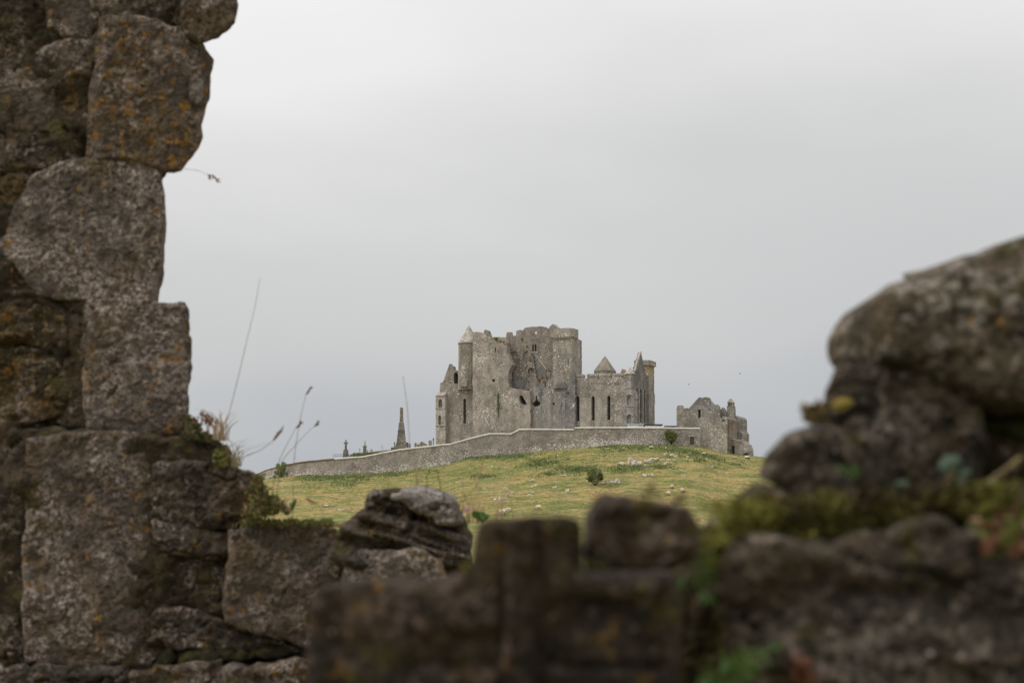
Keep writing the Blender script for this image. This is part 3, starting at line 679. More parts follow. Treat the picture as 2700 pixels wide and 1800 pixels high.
    for x0, x1, y in ((1362, 1455, 584), (1481, 1571, 580), (1592, 1690, 577), (1712, 1806, 574)):
        m = part('merlon', [(x0, 618), (x0, y), (x1, y), (x1, 618)], tS + .005, tS + .55, M['transept'], amp=.03, seed=int(x0))
        part('merlon_cap', [(x0 - 3, y + 12), (x0 - 3, y), (x0 + 8, y - 8), (x1 - 6, y - 8), (x1 + 3, y), (x1 + 3, y + 12)], tS - .12, tS + .67, M['trim'], amp=.02, seed=int(x1), parent=m)
    for x in range(1490, 1810, 24):
        p = fr.T('C', x, 660, tS); fix_normals(obj('weep_stone', *prism(fr, [(p[0], p[1]), (p[0], p[1] + .22), (p[0] + .24, p[1] + .22), (p[0] + .24, p[1])], tS - .12, tS + .02), M['keep_grey'], cat))
    # octagonal corner turret and its niched buttress
    tc = tS + 1.0; Pc = fr.T('C', 1872, 578, tc); Rc = fr.T('C', 1917, 578, tc)[0] - Pc[0]; c = fr.w(Pc[0], tc, 0)
    zr, zap, zbt, zmid = Pc[1], fr.T('C', 1872, 510, tc)[1], fr.T('C', 1872, B, tc)[1], fr.T('C', 1872, 700, tc)[1]
    ot = obj('corner_turret', *lathe(c, [(Rc * 1.12, zbt), (Rc * 1.12, zmid), (Rc * .98, zmid + .25), (Rc * .96, zr)], 8, rad(-1.5)), M['turret_grey'], cat)
    obj('turret_cap', *lathe(c, [(Rc * 1.12, zr + .002), (Rc * 1.12, zr + .16), (Rc * .5, zr + (zap - zr) * .6), (.06, zap)], 8, rad(-1.5)), M['trim'], ot)
    obj('string_course', *lathe(c, [(Rc * 1.2, zmid - .12), (Rc * 1.2, zmid + .12)], 8, rad(-1.5)), M['trim'], ot)
    tb = tS - .9
    ni = [lancet(1843, 1886, 770, 855), lancet(1843, 1884, 945, 1022)]
    nb = part('corner_buttress', [(1815, B), (1815, 735), (1845, 712), (1895, 712), (1905, 740), (1905, B)], tb, tS + 2.2, M['turret_grey'], ni, amp=.02, seed=28)
    for h in ni: fix_normals(obj('niche', *prism(fr, T(h, tb), tb + .45, tb + .6), M['plaster'], nb))
    for (x, y) in ((1865, 742), (1864, 925)):
        part('niche_hood', [(x - 34, y + 32), (x - 34, y + 22), (x, y), (x + 32, y + 22), (x + 32, y + 32), (x, y + 12)], tb - .35, tb - .003, M['trim'], parent=nb)
    for y in (862, 1030): part('string_course', [(1811, y + 7), (1811, y), (1908, y), (1908, y + 7)], tb - .14, tb + .02, M['trim'], parent=nb)
    # south gable seen very obliquely
    sG = fr.T('C', 1905, 800, tS - .2)[0] + .02
    S = lambda pts: [fr.S('C', x, y, sG) for x, y in pts]
    gl = [lancet(1930, 1942, 700, 1012), lancet(1962, 1978, 712, 1012), lancet(1996, 2009, 722, 1012)]
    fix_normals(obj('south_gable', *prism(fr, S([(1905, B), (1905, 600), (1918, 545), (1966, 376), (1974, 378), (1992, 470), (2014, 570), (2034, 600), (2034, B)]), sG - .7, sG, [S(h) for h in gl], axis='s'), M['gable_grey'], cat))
    for h in gl: fix_normals(obj('lancet_window', *prism(fr, S(h), sG - .52, sG - .4, axis='s'), M['shade_back'], cat))
    co = S([(1917, 552), (1917, 538), (1966, 368), (1976, 372), (1970, 385), (1926, 545)])
    fix_normals(obj('gable_coping', *prism(fr, co, sG - .42, sG + .10, axis='s'), M['trim'], cat))
    for x0, x1, yt, yb in ((1914, 1932, 760, 860), (1914, 1932, 930, 1020)):
        fix_normals(obj('niche_hood', *prism(fr, S([(x0, yb - 60), (x0, yt + 20), ((x0 + x1) / 2, yt - 10), (x1, yt + 20), (x1, yb - 60)]), sG + .003, sG + .35, axis='s'), M['trim'], cat))
    for x, w in ((1951, 5), (1986, 5)):
        fix_normals(obj('shaft', *prism(fr, S([(x, 1020), (x, 715), (x + w, 715), (x + w, 1020)]), sG + .003, sG + .18, axis='s'), M['trim'], cat))
    # far corner buttress
    a, b = S([(2026, 620)])[0][0], S([(2076, 620)])[0][0]
    zc, zd, ze, zo = S([(2034, 585)])[0][1], S([(2074, 626)])[0][1], S([(2080, 760)])[0][1], S([(2040, B)])[0][1]
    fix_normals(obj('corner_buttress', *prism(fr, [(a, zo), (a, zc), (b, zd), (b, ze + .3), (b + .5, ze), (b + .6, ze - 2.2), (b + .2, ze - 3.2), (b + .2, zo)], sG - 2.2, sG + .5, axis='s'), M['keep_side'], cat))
    # parapet tower behind the gable
    tk = tS + 25
    part('rear_turret', [(1912, 640), (1912, 448), (2050, 448), (2054, 492), (2042, 498), (2042, 640)], tk, tk + 5, M['warm'], amp=.05, seed=30)
    part('turret_parapet', [(1908, 492), (1908, 446), (2053, 446), (2053, 492)], tk - .3, tk + 5.3, M['transept'], amp=.03, seed=31)
    return fr
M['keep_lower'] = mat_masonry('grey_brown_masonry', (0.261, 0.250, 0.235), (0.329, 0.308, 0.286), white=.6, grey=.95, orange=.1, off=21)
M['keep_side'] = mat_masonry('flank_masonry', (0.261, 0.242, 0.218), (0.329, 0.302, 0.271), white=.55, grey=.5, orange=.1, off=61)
M['turret'] = mat_masonry('turret_masonry', (0.287, 0.265, 0.225), (0.365, 0.337, 0.294), white=.85, grey=.5, orange=.1, off=71)
M['roof_pale'] = mat_masonry('pale_stone_roof', (0.378, 0.359, 0.311), (0.463, 0.441, 0.390), white=.8, grey=.2, orange=.0, off=91)
M['turret_grey'] = mat_masonry('grey_turret_masonry', (0.304, 0.296, 0.278), (0.378, 0.362, 0.341), white=.8, grey=.5, orange=.1, off=101)
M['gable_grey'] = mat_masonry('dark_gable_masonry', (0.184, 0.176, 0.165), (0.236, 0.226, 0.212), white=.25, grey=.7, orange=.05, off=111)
M['warm'] = mat_masonry('warm_masonry', (0.348, 0.273, 0.180), (0.418, 0.331, 0.220), white=.3, grey=.2, orange=.3, off=131)
FR = build_cathedral()

M['rusty'] = mat_leaf('dry_rusty_plants', (.22, .13, .06), (.38, .24, .11), .8)
def growth_on(name, label, cat, pts, n, size, mat, rng_seed, flat=.35):
    rng = np.random.default_rng(rng_seed); v, f = leaf_cloud([(p, (r, flat, rz)) for p, r, rz in pts], n, size, rng)
    o = obj(name, v, f, mat); return tag(o, label, cat)
def cpt(x, y, t):
    a = FR.T('C', x, y, t); return FR.w(a[0], t, a[1])
growth_on('ivy', 'narrow green streak of ivy down the middle of the keep wall', 'ivy', [(cpt(668, y, -.1), .30, .9) for y in (765, 790, 815, 840, 865, 890)] + [(cpt(672, 915, -.1), .2, .7), (cpt(672, 945, -.1), .12, .6)], 1100, .13, M['ivy'], 3)
growth_on('ivy', 'small green tuft growing on the keep wall head left of the battlements', 'ivy', [(cpt(650, 250, -.1), .5, .45), (cpt(636, 246, .2), .4, .3)], 220, .14, M['ivy'], 4)
growth_on('ivy', 'green tuft growing on the bare inner wall under the battlements', 'ivy', [(cpt(888, 258, 3.5), .35, .6), (cpt(935, 320, 3.5), .3, .3)], 200, .14, M['ivy'], 5)
growth_on('ivy', 'patch of green plants on the broken ledge beside the hooded fireplace', 'ivy', [(cpt(1172, 650, 1.8), .5, .6), (cpt(1140, 548, 1.9), .45, .3), (cpt(1305, 745, .1), .35, .5)], 420, .13, M['leaf'], 6)
growth_on('ivy', 'green shrubby tuft growing on the sloping gable edge', 'ivy', [(cpt(1908, 530, 3.5), .35, .9), (cpt(1900, 555, 3.5), .3, .5)], 300, .13, M['leaf'], 7)

growth_on('dry_plants', 'rust brown dry plants on the broken masonry in the middle of the ruined keep', 'plants', [(cpt(x, y, 2.7), r, r * .6) for x, y, r in ((1070, 605, .7), (1110, 600, .6), (1040, 625, .6), (1085, 640, .5), (965, 450, .4), (955, 420, .35), (940, 640, .3), (1340, 570, .4))], 700, .12, M['rusty'], 21, .3)['kind'] = 'stuff'
growth_on('dry_plants', 'rusty stain of dry plants under the keep wall head', 'plants', [(cpt(x, y, -.05), r, r * .5) for x, y, r in ((690, 275, .7), (725, 280, .6), (740, 300, .4), (660, 270, .5))], 320, .12, M['rusty'], 22, .12)['kind'] = 'stuff'
# ------------------------------------------------------------------ chapel behind the transept
def build_chapel():
    t = thing('chapel', 'small stone chapel whose pyramid tower roof rises behind the transept battlements', 'chapel', tuple(cpt(1617, 1100, 26)))
    tk = 24.0; fr = FR
    P0, P1 = fr.T('C', 1545, 560, tk), fr.T('C', 1690, 560, tk); w = P1[0] - P0[0]; zc = P0[1]
    c = fr.w((P0[0] + P1[0]) / 2, tk + w / 2, 0); ze = fr.T('C', 1617, 546, tk)[1]; za = fr.T('C', 1617, 408, tk + w / 2)[1]
    obj('tower', *frustum(c, w, w, w, w, zc - 18, ze, -rad(24)), M['transept'], t)
    obj('roof', *frustum(c, w * 1.06, w * 1.06, .05, .05, ze + .003, za, -rad(24)), M['roof_stone'], t)
    g = [fr.T('C', x, y, 21.0) for x, y in ((1778, 640), (1778, 582), (1800, 526), (1829, 582), (1829, 640))]
    fix_normals(obj('gable', *prism(fr, g, 21.0, 24.0), M['warm'], t))
build_chapel()

# ------------------------------------------------------------------ vicars' hall and gate tower on the right
def build_vicars():
    o0 = at('K4', 1805, 1100, 424.5); fr = Frame(o0, rad(27))
    t = thing('stone_hall', 'smaller mottled stone hall with a gabled slate roof and bellcote at the wall\'s right end', 'building', tuple(at('K4', 1600, 1150, 427)))
    def T(pts, tt): return [fr.T('K4', x, y, tt) for x, y in pts]
    def part(name, pts, t0, t1, mat, holes=(), amp=0., seed=1, parent=t):
        P = T(pts, t0)
        if amp: P = ragged(P, amp, seed, .35)
        return fix_normals(obj(name, *prism(fr, P, t0, t1, [T(h, t0) for h in holes]), mat, parent))
    B = 1260
    part('tower', [(1340, B), (1340, 520), (1365, 508), (1385, 515), (1400, 560), (1440, 545), (1490, 560), (1535, 545), (1540, 508), (1600, 508), (1610, 560), (1640, 545), (1650, 590), (1690, 590), (1700, 545), (1730, 545), (1735, 508), (1800, 510), (1806, 560), (1806, B)],
         0, 7.5, M['vicars'], [[(x, 708), (x, 692), (x + 14, 692), (x + 14, 708)] for x in (1394, 1478, 1562, 1650, 1734)], amp=.06, seed=2)
    hw = [[(1312, 530), (1312, 388), (1354, 388), (1354, 530)]]
    hall = part('hall_front', [(942, B), (940, 365), (962, 320), (1035, 315), (1042, 365), (1115, 362), (1122, 400), (1178, 400), (1182, 362), (1255, 360), (1262, 312), (1412, 310), (1418, 355), (1475, 352), (1482, 400), (1530, 395), (1590, 330), (1605, 305), (1640, 300),
                        (1672, 335), (1684, 390), (1684, B)], 6.5, 7.5, M['hall'], hw, amp=.06, seed=3)
    part('window', hw[0], 7.3, 7.45, M['shade_back'], parent=hall)
    part('hall_body', [(944, B), (944, 420), (1684, 420), (1684, B)], 7.62, 15.0, M['hall'])
    # roof: gable towards the viewer, ridge running back
    g = T([(1120, 400), (1325, 178), (1530, 400)], 8.0); g2 = [p for p in g]
    fix_normals(obj('gable', *prism(fr, g, 8.0, 8.6), M['gable_grey'], t))
    e = .18; r0 = [(g[0][0] - .3, g[0][1] - .2), (g[1][0], g[1][1] + .12), (g[2][0] + .3, g[2][1] - .2), (g[2][0] + .1, g[2][1] - .45), (g[1][0], g[1][1] - .2), (g[0][0] - .1, g[0][1] - .45)]
    fix_normals(obj('roof', *prism(fr, r0, 8.62, 17.0), M['slate'], t))
    ch = part('chimney', [(1385, 400), (1378, 205), (1500, 205), (1500, 400)], 10.0, 11.5, M['hall'], amp=.04, seed=6)
    part('chimney_cap', [(1378, 205), (1395, 180), (1430, 172), (1475, 176), (1500, 205)], 9.9, 11.6, M['roof_stone'], parent=ch)
    # crow-step fragments between hall and bellcote
    part('broken_wall', [(1680, 620), (1688, 390), (1712, 380), (1725, 345), (1748, 350), (1775, 400), (1790, 440), (1800, 620)], 8.2, 9.2, M['keep_side'], amp=.05, seed=8)
    # south range seen obliquely
    part('south_range', [(1700, B), (1800, 430), (1850, 470), (1935, 500), (1960, 500), (1975, 495), (2000, 512), (2022, 545), (2024, 740), (2060, 800), (2064, B)], 9.6, 16.0, M['keep_side'], amp=.05, seed=9)
    bc = part('bellcote', [(1805, 560), (1806, 330), (1926, 332), (1930, 480), (1938, 560)], 9.2, 10.6, M['hall'], amp=.03, seed=10)
    for x0, x1 in ((1818, 1834), (1858, 1872), (1900, 1916)):
        part('bellcote_pier', [(x0, 332), (x0, 268), (x1, 268), (x1, 332)], 9.3, 10.4, M['hall'], parent=bc)
    part('bellcote_roof', [(1808, 270), (1832, 232), (1862, 196), (1888, 228), (1920, 270)], 9.2, 10.5, M['trim'], parent=bc)
    part('lean_to', [(1842, B), (1842, 878), (1920, 895), (2060, 925), (2090, 968), (2122, 980), (2135, 1030), (2150, 1080), (2160, B)], 3.0, 8.5, M['vicars'], [[(1890, 1150), (1890, 1015), (1940, 1015), (1940, 1150)]], amp=.06, seed=12)
    part('doorway', [(1880, 1158), (1880, 1005), (1950, 1005), (1950, 1158)], 3.5, 3.7, M['shade_back'])
    part('wall_cap', [(1842, 882), (1842, 874), (2058, 918), (2062, 930)], 2.85, 3.4, M['coping'])
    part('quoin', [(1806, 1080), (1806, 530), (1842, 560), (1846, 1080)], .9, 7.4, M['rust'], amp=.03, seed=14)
    growth = [(fr.w(*[(lambda a: (a[0], 3.0, a[1]))(fr.T('K4', x, y, 3.0))][0]), r, r) for x, y, r in ((2130, 1155, .5), (2165, 1150, .45), (2110, 1165, .4))]
    growth_on('shrub', 'low dark green shrub at the foot of the hall\'s ruined right corner', 'shrub', growth, 260, .15, M['leaf_dark'], 12, .4)
    a = fr.T('K4', 1745, 570, -.05)
    growth_on('ivy', 'yellow green tuft on the mottled tower\'s right merlon', 'ivy', [(fr.w(a[0], -.05, a[1]), .35, .35)], 120, .12, M['leaf'], 13, .3)
M['hall'] = mat_masonry('hall_masonry', (0.261, 0.242, 0.209), (0.335, 0.308, 0.264), white=.6, grey=.4, orange=.15, off=301)
M['rust'] = mat_masonry('shaded_quoins', (0.220, 0.174, 0.137), (0.278, 0.220, 0.174), white=.3, grey=.2, orange=.4, off=311)  # rust-brown stone with the shade of the tower's right side darkened into it
build_vicars()

# ------------------------------------------------------------------ cabins behind the wall
def build_cabins():
    def cabin(label, x0, x1, y0, y1, ys, wall, roof, Y, extra=None):
        a, b = at('K4', x0, y1, Y), at('K4', x1, y0, Y); zs = at('K4', x0, ys, Y)[2]; w = b[0] - a[0]; c = ((a[0] + b[0]) / 2, Y + 1.3)
        gz = ground_z(np.array([c[0]]), np.array([c[1]]))[0]
        t = thing('site_cabin', label, 'cabin', (c[0], c[1], gz), 'site cabins behind the hilltop wall')
        obj('body', *frustum(c, w - .1, 2.4, w - .1, 2.4, gz, zs), wall, t)
        obj('roof', *frustum(c, w + .3, 2.8, w + .2, 2.7, zs + .003, b[2]), roof, t)
        if extra: obj('panel', *frustum((c[0] + w * .32, Y + .06), w * .26, .05, w * .26, .05, zs - .32, zs - .08), M['cabin_red'], t)
    cabin('white cabin with a pale grey roof behind the hilltop wall', 98, 372, 632, 700, 650, M['cabin_white'], M['cabin_grey'], 430, True)
    cabin('white cabin with a flat black roof behind the hilltop wall', 398, 692, 638, 700, 662, M['cabin_white'], M['cabin_dark'], 429)
    cabin('low cabin with a blue grey roof beside the stone hall', 745, 960, 664, 700, 688, M['cabin_slate'], M['cabin_slate'], 429)
build_cabins()

# ------------------------------------------------------------------ graveyard monuments
def build_graves():
    Y = 441.0
    def P(x, y, Y=Y): return at('K5', x, y, Y)
    def W(px, Y=Y): return px / 4.523 * Y / F
    # tapering monument with a broken shaft
    b = P(1800, 655); g = b[2]
    t = thing('monument', 'tall tapering stone monument with a slender broken shaft on stepped base', 'monument', tuple(b))
    z = lambda y: P(1800, y)[2]
    mb = MB(); mb.add(*frustum(b, W(170), W(170), W(165), W(165), g - 1.5, z(628))); mb.add(*frustum(b, W(140), W(140), W(132), W(132), z(628) + .002, z(600))); mb.add(*frustum(b, W(118), W(118), W(114), W(114), z(600) + .002, z(578)))
    mb.build('stepped_base', M['grave'], t)
    mb = MB(); n = 11
    for k in range(n):
        y0, y1 = 576 - (576 - 440) * k / n, 576 - (576 - 440) * (k + 1) / n; w0 = 108 - 30 * k / n
        mb.add(*frustum(b, W(w0), W(w0), W(w0 - 5), W(w0 - 5), z(y0) + .003, z(y1)))
    mb.build('stepped_plinth', M['grave'], t)
    mb = MB(); mb.add(*frustum(b, W(84), W(84), W(80), W(80), z(440) + .004, z(428))); mb.add(*frustum(b, W(74), W(74), W(66), W(66), z(428) + .002, z(385)))
    mb.add(*frustum(b, W(70), W(70), W(66), W(66), z(385) + .002, z(378))); mb.add(*frustum(b, W(64), W(64), W(56), W(56), z(378) + .002, z(335))); mb.add(*frustum(b, W(56), W(56), W(42), W(42), z(335) + .002, z(325)))
    mb.build('pedestal', M['grave'], t)
    mb = MB(); mb.add(*frustum(b, W(42), W(42), W(34), W(34), z(325) + .003, z(160))); mb.add(*frustum((b[0] - .05, b[1], 0), W(36), W(36), W(30), W(30), z(160) + .003, z(154)))
    mb.build('shaft', M['grave'], t)
    # celtic cross
    def celtic(x, yb, yt, yc, arm, basew, baset, label, sh=16, Y=Y, mat=M['grave'], side=False):
        b = P(x, yb, Y); z = lambda y: P(x, y, Y)[2]; g = ground_z(np.array([b[0]]), np.array([b[1]]))[0]
        t = thing('celtic_cross', label, 'cross', (b[0], b[1], min(g, b[2])), 'crosses in the hilltop graveyard')
        mb = MB(); mb.add(*frustum(b, W(basew), W(basew * .8), W(basew * .9), W(basew * .7), min(g, b[2]) - .4, z((yb + baset) / 2))); mb.add(*frustum(b, W(basew * .8), W(basew * .6), W(basew * .5), W(basew * .4), z((yb + baset) / 2) + .002, z(baset)))
        if side:
            for s in (-1, 1): mb.add(*frustum((b[0] + s * W(basew * .38), b[1]), W(12), W(12), W(3), W(3), z((yb + baset) / 2) + .003, z(baset - 4)))
        mb.build('base', mat, t)
        mb = MB(); mb.add(*frustum(b, W(sh * 1.5), W(sh), W(sh), W(sh * .8), z(baset) + .003, z(yt)))
        zc = z(yc); v, f = frustum(b, W(arm * 2), W(sh * .75), W(arm * 2), W(sh * .75), zc - W(sh * .5), zc + W(sh * .5)); mb.add(v, f)
        ro, ri, n = W(arm * .72), W(arm * .48), 20; v = []
        for k in range(n):
            a = 2 * math.pi * k / n
            for r, y in ((ro, -1), (ro, 1), (ri, 1), (ri, -1)): v.append((b[0] + r * math.cos(a), b[1] + y * W(sh * .3), zc + r * math.sin(a)))
        mb.add(v, [(k * 4 + j, k * 4 + (j + 1) % 4, ((k + 1) % n) * 4 + (j + 1) % 4, ((k + 1) % n) * 4 + j) for k in range(n) for j in range(4)])
        mb.build('cross', mat, t)
    celtic(1138, 738, 540, 578, 25, 66, 655, 'large celtic cross on a stepped base standing inside iron railings', 18, side=True)
    celtic(1305, 700, 640, 652, 9, 12, 690, 'small thin faint cross between the large cross and the statue', 5, Y=452)
    celtic(2183, 600, 516, 535, 14, 18, 585, 'small ringed cross beside the cathedral\'s left corner', 9)
    celtic(1719, 640, 562, 580, 11, 18, 620, 'small cross close to the left foot of the tall monument', 8, Y=443)
    # statue on a pedestal
    b = P(1365, 695); z = lambda y: P(1365, y)[2]
    t = thing('grave_statue', 'pale robed statue standing on a square stone pedestal', 'statue', tuple(b))
    mb = MB(); mb.add(*frustum(b, W(42), W(42), W(36), W(36), b[2] - .8, z(625))); mb.add(*frustum(b, W(44), W(44), W(42), W(42), z(625) + .002, z(612))); mb.build('pedestal', M['grave'], t)
    h = z(540) - z(612); z0 = z(612) + .003; s = h
    prof = [(.17, 0), (.15, .25), (.12, .45), (.145, .62), (.155, .74), (.10, .82), (.055, .845), (.075, .88), (.085, .93), (.06, .98), (.02, 1.0)]
    obj('figure', *lathe(b, [(r * s, z0 + k * h) for r, k in prof], 12), M['statue'], t, smooth=True)
    # headstones
    def slab(x, yb, yt, w, label, mat=M['grave'], top='round', Y=Y, th=.18):
        b = P(x, yb, Y); w = W(w, Y); h = P(x, yt, Y)[2] - b[2]; g = b[2] - .5; pts = []
        if top == 'round': pts = [(-w / 2, g), (-w / 2, b[2] + h - w / 2)] + [(-w / 2 * math.cos(math.pi * k / 8), b[2] + h - w / 2 + w / 2 * math.sin(math.pi * k / 8)) for k in range(1, 8)] + [(w / 2, b[2] + h - w / 2), (w / 2, g)]
        elif top == 'gable': pts = [(-w / 2, g), (-w / 2, b[2] + h * .45), (-w * .42, b[2] + h * .5), (0, b[2] + h), (w * .42, b[2] + h * .5), (w / 2, b[2] + h * .45), (w / 2, g)]
        else: pts = [(-w / 2, g), (-w / 2, b[2] + h), (w / 2, b[2] + h), (w / 2, g)]
        fr = Frame((b[0], Y, 0), 0.0)
        o = fix_normals(obj('gravestone', *prism(fr, pts, 0, th), mat)); tag(o, label, 'gravestone', 'gravestones in the hilltop graveyard')
    slab(1872, 640, 566, 26, 'taller of two rounded gravestones just right of the tall monument')
    slab(1900, 640, 580, 24, 'shorter of two rounded gravestones just right of the tall monument', Y=440)
    slab(1970, 632, 570, 28, 'narrow rounded gravestone left of the wide gabled tomb')
    slab(2048, 625, 556, 120, 'wide gabled stone tomb front above the pale coping', top='gable', th=.8)
    slab(2145, 615, 543, 40, 'rounded gravestone between the gabled tomb and the small ringed cross')
    slab(1445, 695, 650, 34, 'small white gravestone standing alone right of the statue', M['statue'], 'flat')
    slab(1398, 695, 660, 14, 'tiny white slab leaning near the foot of the statue', M['statue'], 'round')
    slab(1697, 660, 627, 40, 'low square box tomb left of the tall monument', M['grave'], 'flat', th=1.6)
    # railings round the large cross
    t = thing('iron_railing', 'low dark iron railing around the large celtic cross', 'railing', tuple(P(1070, 745, 439.5)))
    a, c = P(985, 748, 439.5), P(1215, 738, 439.5); mb = MB(); zt = P(1070, 712, 439.5)[2]
    for zz in (zt, zt - .55): mb.add(*tube([(a[0], 439.5, zz - .5 * (zz == zt) * 0), (c[0], 439.5, zz)], .035, 5))
    mb.build('rail', M['iron'], t)
    mb = MB(); x = a[0]
    while x < c[0]: mb.add(*tube([(x, 439.5, zt - 1.5), (x, 439.5, zt + .12)], .028, 4)); x += .34
    mb.build('bars', M['iron'], t)
    # grass bank and low wall behind the coping
    o, p = strip_wall('low_wall', [P(1225, 695, 447), P(1400, 690, 447), P(1560, 668, 447), P(1710, 655, 447)], [P(1225, 720, 447)[2]] * 4, .6, M['enclosure'], None, over=1.5, rough=.06, seed=4)
    tag(o, 'low grey rubble wall behind the statue in the hilltop graveyard', 'wall')
    rng = np.random.default_rng(3); lob = [(P(x, y, 436), (2.2, 1.5, .45)) for x, y in ((1240, 728), (1300, 716), (1370, 708), (1440, 704), (1500, 700))]
    v, f = leaf_cloud(lob, 1500, .16, rng); tag(obj('grass_bank', v, f, M['hill_green']), 'green grass bank showing above the coping below the statue', 'grass', kind='stuff')
M['hill_green'] = mat_leaf('green_grass_blade', (.08, .10, .03), (.17, .18, .055), .4)
build_graves()

# ------------------------------------------------------------------ limestone outcrops
def rock_mesh(rng, sx, sy, sz, n=13, m=9):
    """angular weathered boulder, base at z = 0"""
    v = []; off = rng.uniform(0, 99)
    for i in range(m + 1):
        th = math.pi * i / m
        for k in range(n):
            a = 2 * math.pi * k / n; v.append((math.sin(th) * math.cos(a), math.sin(th) * math.sin(a), math.cos(th)))
    v = np.array(v); v = np.sign(v) * np.abs(v) ** .75
    d = fbm(v * 1.5 + off, 4, 3, .65); v = v * (1 + .42 * d)[:, None]; v[:, 2] = np.round(v[:, 2] * 3.2 + .35 * fbm(v * 2.2 + off, 2, 8)) / 3.2 * .5 + v[:, 2] * .5
    v = v * [sx / 2, sy / 2, sz * .62]; v[:, 2] += sz * .35
    f = [(i * n + k, i * n + (k + 1) % n, (i + 1) * n + (k + 1) % n, (i + 1) * n + k) for i in range(m) for k in range(n)]
    return v, f
def build_outcrops():
    rng = np.random.default_rng(12)
    # (label, [(crop, x, y base, width px, height px)])
    data = [
        ('large broken limestone outcrop above the small bush, below the wall', [('K7', 400, 438, 75, 50), ('K7', 525, 415, 75, 100), ('K7', 575, 445, 60, 85), ('K7', 650, 445, 70, 75), ('K7', 745, 405, 85, 45), ('K7', 840, 375, 125, 42), ('K7', 722, 455, 40, 22), ('K7', 300, 435, 28, 12), ('K7', 455, 432, 30, 24)]),
        ('row of pale limestone blocks near the wall left of the tower', [('K7', 995, 302, 60, 28), ('K7', 1085, 308, 62, 30), ('K7', 1130, 330, 50, 32)]),
        ('flat scatter of limestone below the row of blocks near the wall', [('K7', 970, 370, 28, 16), ('K7', 1040, 372, 60, 18), ('K7', 1115, 383, 38, 16), ('K7', 1000, 430, 56, 40)]),
        ('single limestone block on the slope below the tower', [('K7', 1296, 345, 40, 40), ('K7', 1325, 335, 18, 16)]),
        ('three tall white limestone blocks right beside the small bush', [('K7', 212, 695, 66, 75), ('K7', 278, 690, 52, 40), ('K7', 340, 685, 72, 76), ('K7', 382, 668, 26, 26), ('K7', 145, 695, 34, 14)]),
        ('pair of white limestone blocks in mid slope right of the bush', [('K7', 716, 592, 58, 40), ('K7', 775, 580, 30, 26), ('K7', 826, 580, 32, 36), ('K7', 852, 568, 14, 10)]),
        ('small limestone patch low on the slope below the tower', [('K7', 1220, 573, 22, 14), ('K7', 1255, 582, 32, 24), ('K7', 1282, 575, 20, 14)]),
        ('thin limestone slab lying on the slope above the grazing sheep', [('K7', 1380, 640, 44, 14), ('K7', 1402, 645, 18, 10)]),
        ('small pale limestone patch on the right shoulder of the hill', [('K7', 1620, 470, 36, 26), ('K7', 1640, 456, 28, 12), ('K7', 1608, 485, 14, 10), ('K7', 1762, 480, 22, 8)]),
        ('scatter of limestone close to the lying sheep at the far right', [('K7', 2085, 395, 22, 18), ('K7', 2105, 404, 26, 16), ('K7', 2122, 402, 16, 10), ('K7', 1853, 578, 34, 14)]),
        ('cluster of rounded white limestone just above the lowest sheep', [('K6', 712, 890, 40, 40), ('K6', 690, 888, 18, 18), ('K6', 792, 890, 66, 58), ('K6', 843, 862, 48, 34), ('K6', 882, 815, 42, 34), ('K6', 915, 835, 30, 20), ('K6', 832, 790, 18, 12), ('K6', 960, 790, 48, 26), ('K6', 928, 775, 20, 12)]),
        ('row of small limestone stones above the white cluster', [('K6', 860, 725, 40, 26), ('K6', 885, 725, 40, 28), ('K6', 828, 725, 26, 18), ('K6', 780, 745, 40, 20), ('K6', 710, 755, 50, 12), ('K6', 600, 775, 50, 10)]),
        ('sloping line of limestone slabs right of the white cluster', [('K6', 1180, 825, 40, 18), ('K6', 1215, 810, 44, 22), ('K6', 1262, 782, 28, 22), ('K6', 1064, 825, 14, 12)]),
        ('small grey limestone block in the middle of the hillside', [('K6', 1250, 603, 50, 36)]),
        ('pair of limestone slabs below the grey block', [('K6', 1248, 692, 36, 18), ('K6', 1296, 680, 46, 32)]),
        ('slanting limestone slab in mid slope left of the small bush', [('K6', 1580, 705, 50, 28), ('K6', 1602, 682, 26, 14)]),
        ('single white limestone block low on the slope left of the bush', [('K6', 1770, 755, 50, 42), ('K6', 1750, 764, 20, 12)]),
        ('low arched limestone ledge uphill and left of the small bush', [('K6', 1692, 530, 56, 22), ('K6', 1740, 524, 40, 14)]),
        ('two small white stones high on the slope below the wall', [('K6', 1630, 235, 34, 20), ('K6', 1578, 275, 20, 14)]),
        ('group of small white stones left of the slope\'s middle', [('K6', 335, 422, 22, 16), ('K6', 372, 424, 20, 18), ('K6', 620, 390, 20, 14), ('K6', 655, 390, 28, 20), ('K6', 775, 358, 20, 14), ('K6', 830, 412, 24, 12), ('K6', 858, 418, 26, 20), ('K6', 725, 420, 16, 10)]),
        ('small white stones low on the left slope near the mossy rock', [('K6', 208, 590, 16, 16), ('K6', 180, 615, 18, 16), ('K6', 188, 668, 22, 18), ('K6', 270, 660, 24, 18), ('K6', 545, 730, 44, 22), ('K6', 655, 700, 40, 20)]),
        ('low white stones in the grass below the left end of the wall', [('M', 625, 1052, 44, 20), ('M', 735, 1080, 22, 12), ('M', 770, 1082, 26, 16), ('M', 615, 1042, 16, 10)]),
        ('two small white stones in the grass near the wall\'s left end', [('K5', 375, 1100, 22, 24), ('K5', 258, 1125, 22, 22), ('K5', 2092, 978, 24, 28), ('K5', 1935, 992, 12, 8)]),
        ('white stones at the lower left of the big broken outcrop', [('K7', 188, 540, 38, 18), ('K7', 400, 335, 22, 14), ('K7', 296, 315, 14, 12), ('K7', 618, 598, 14, 10)]),
    ]
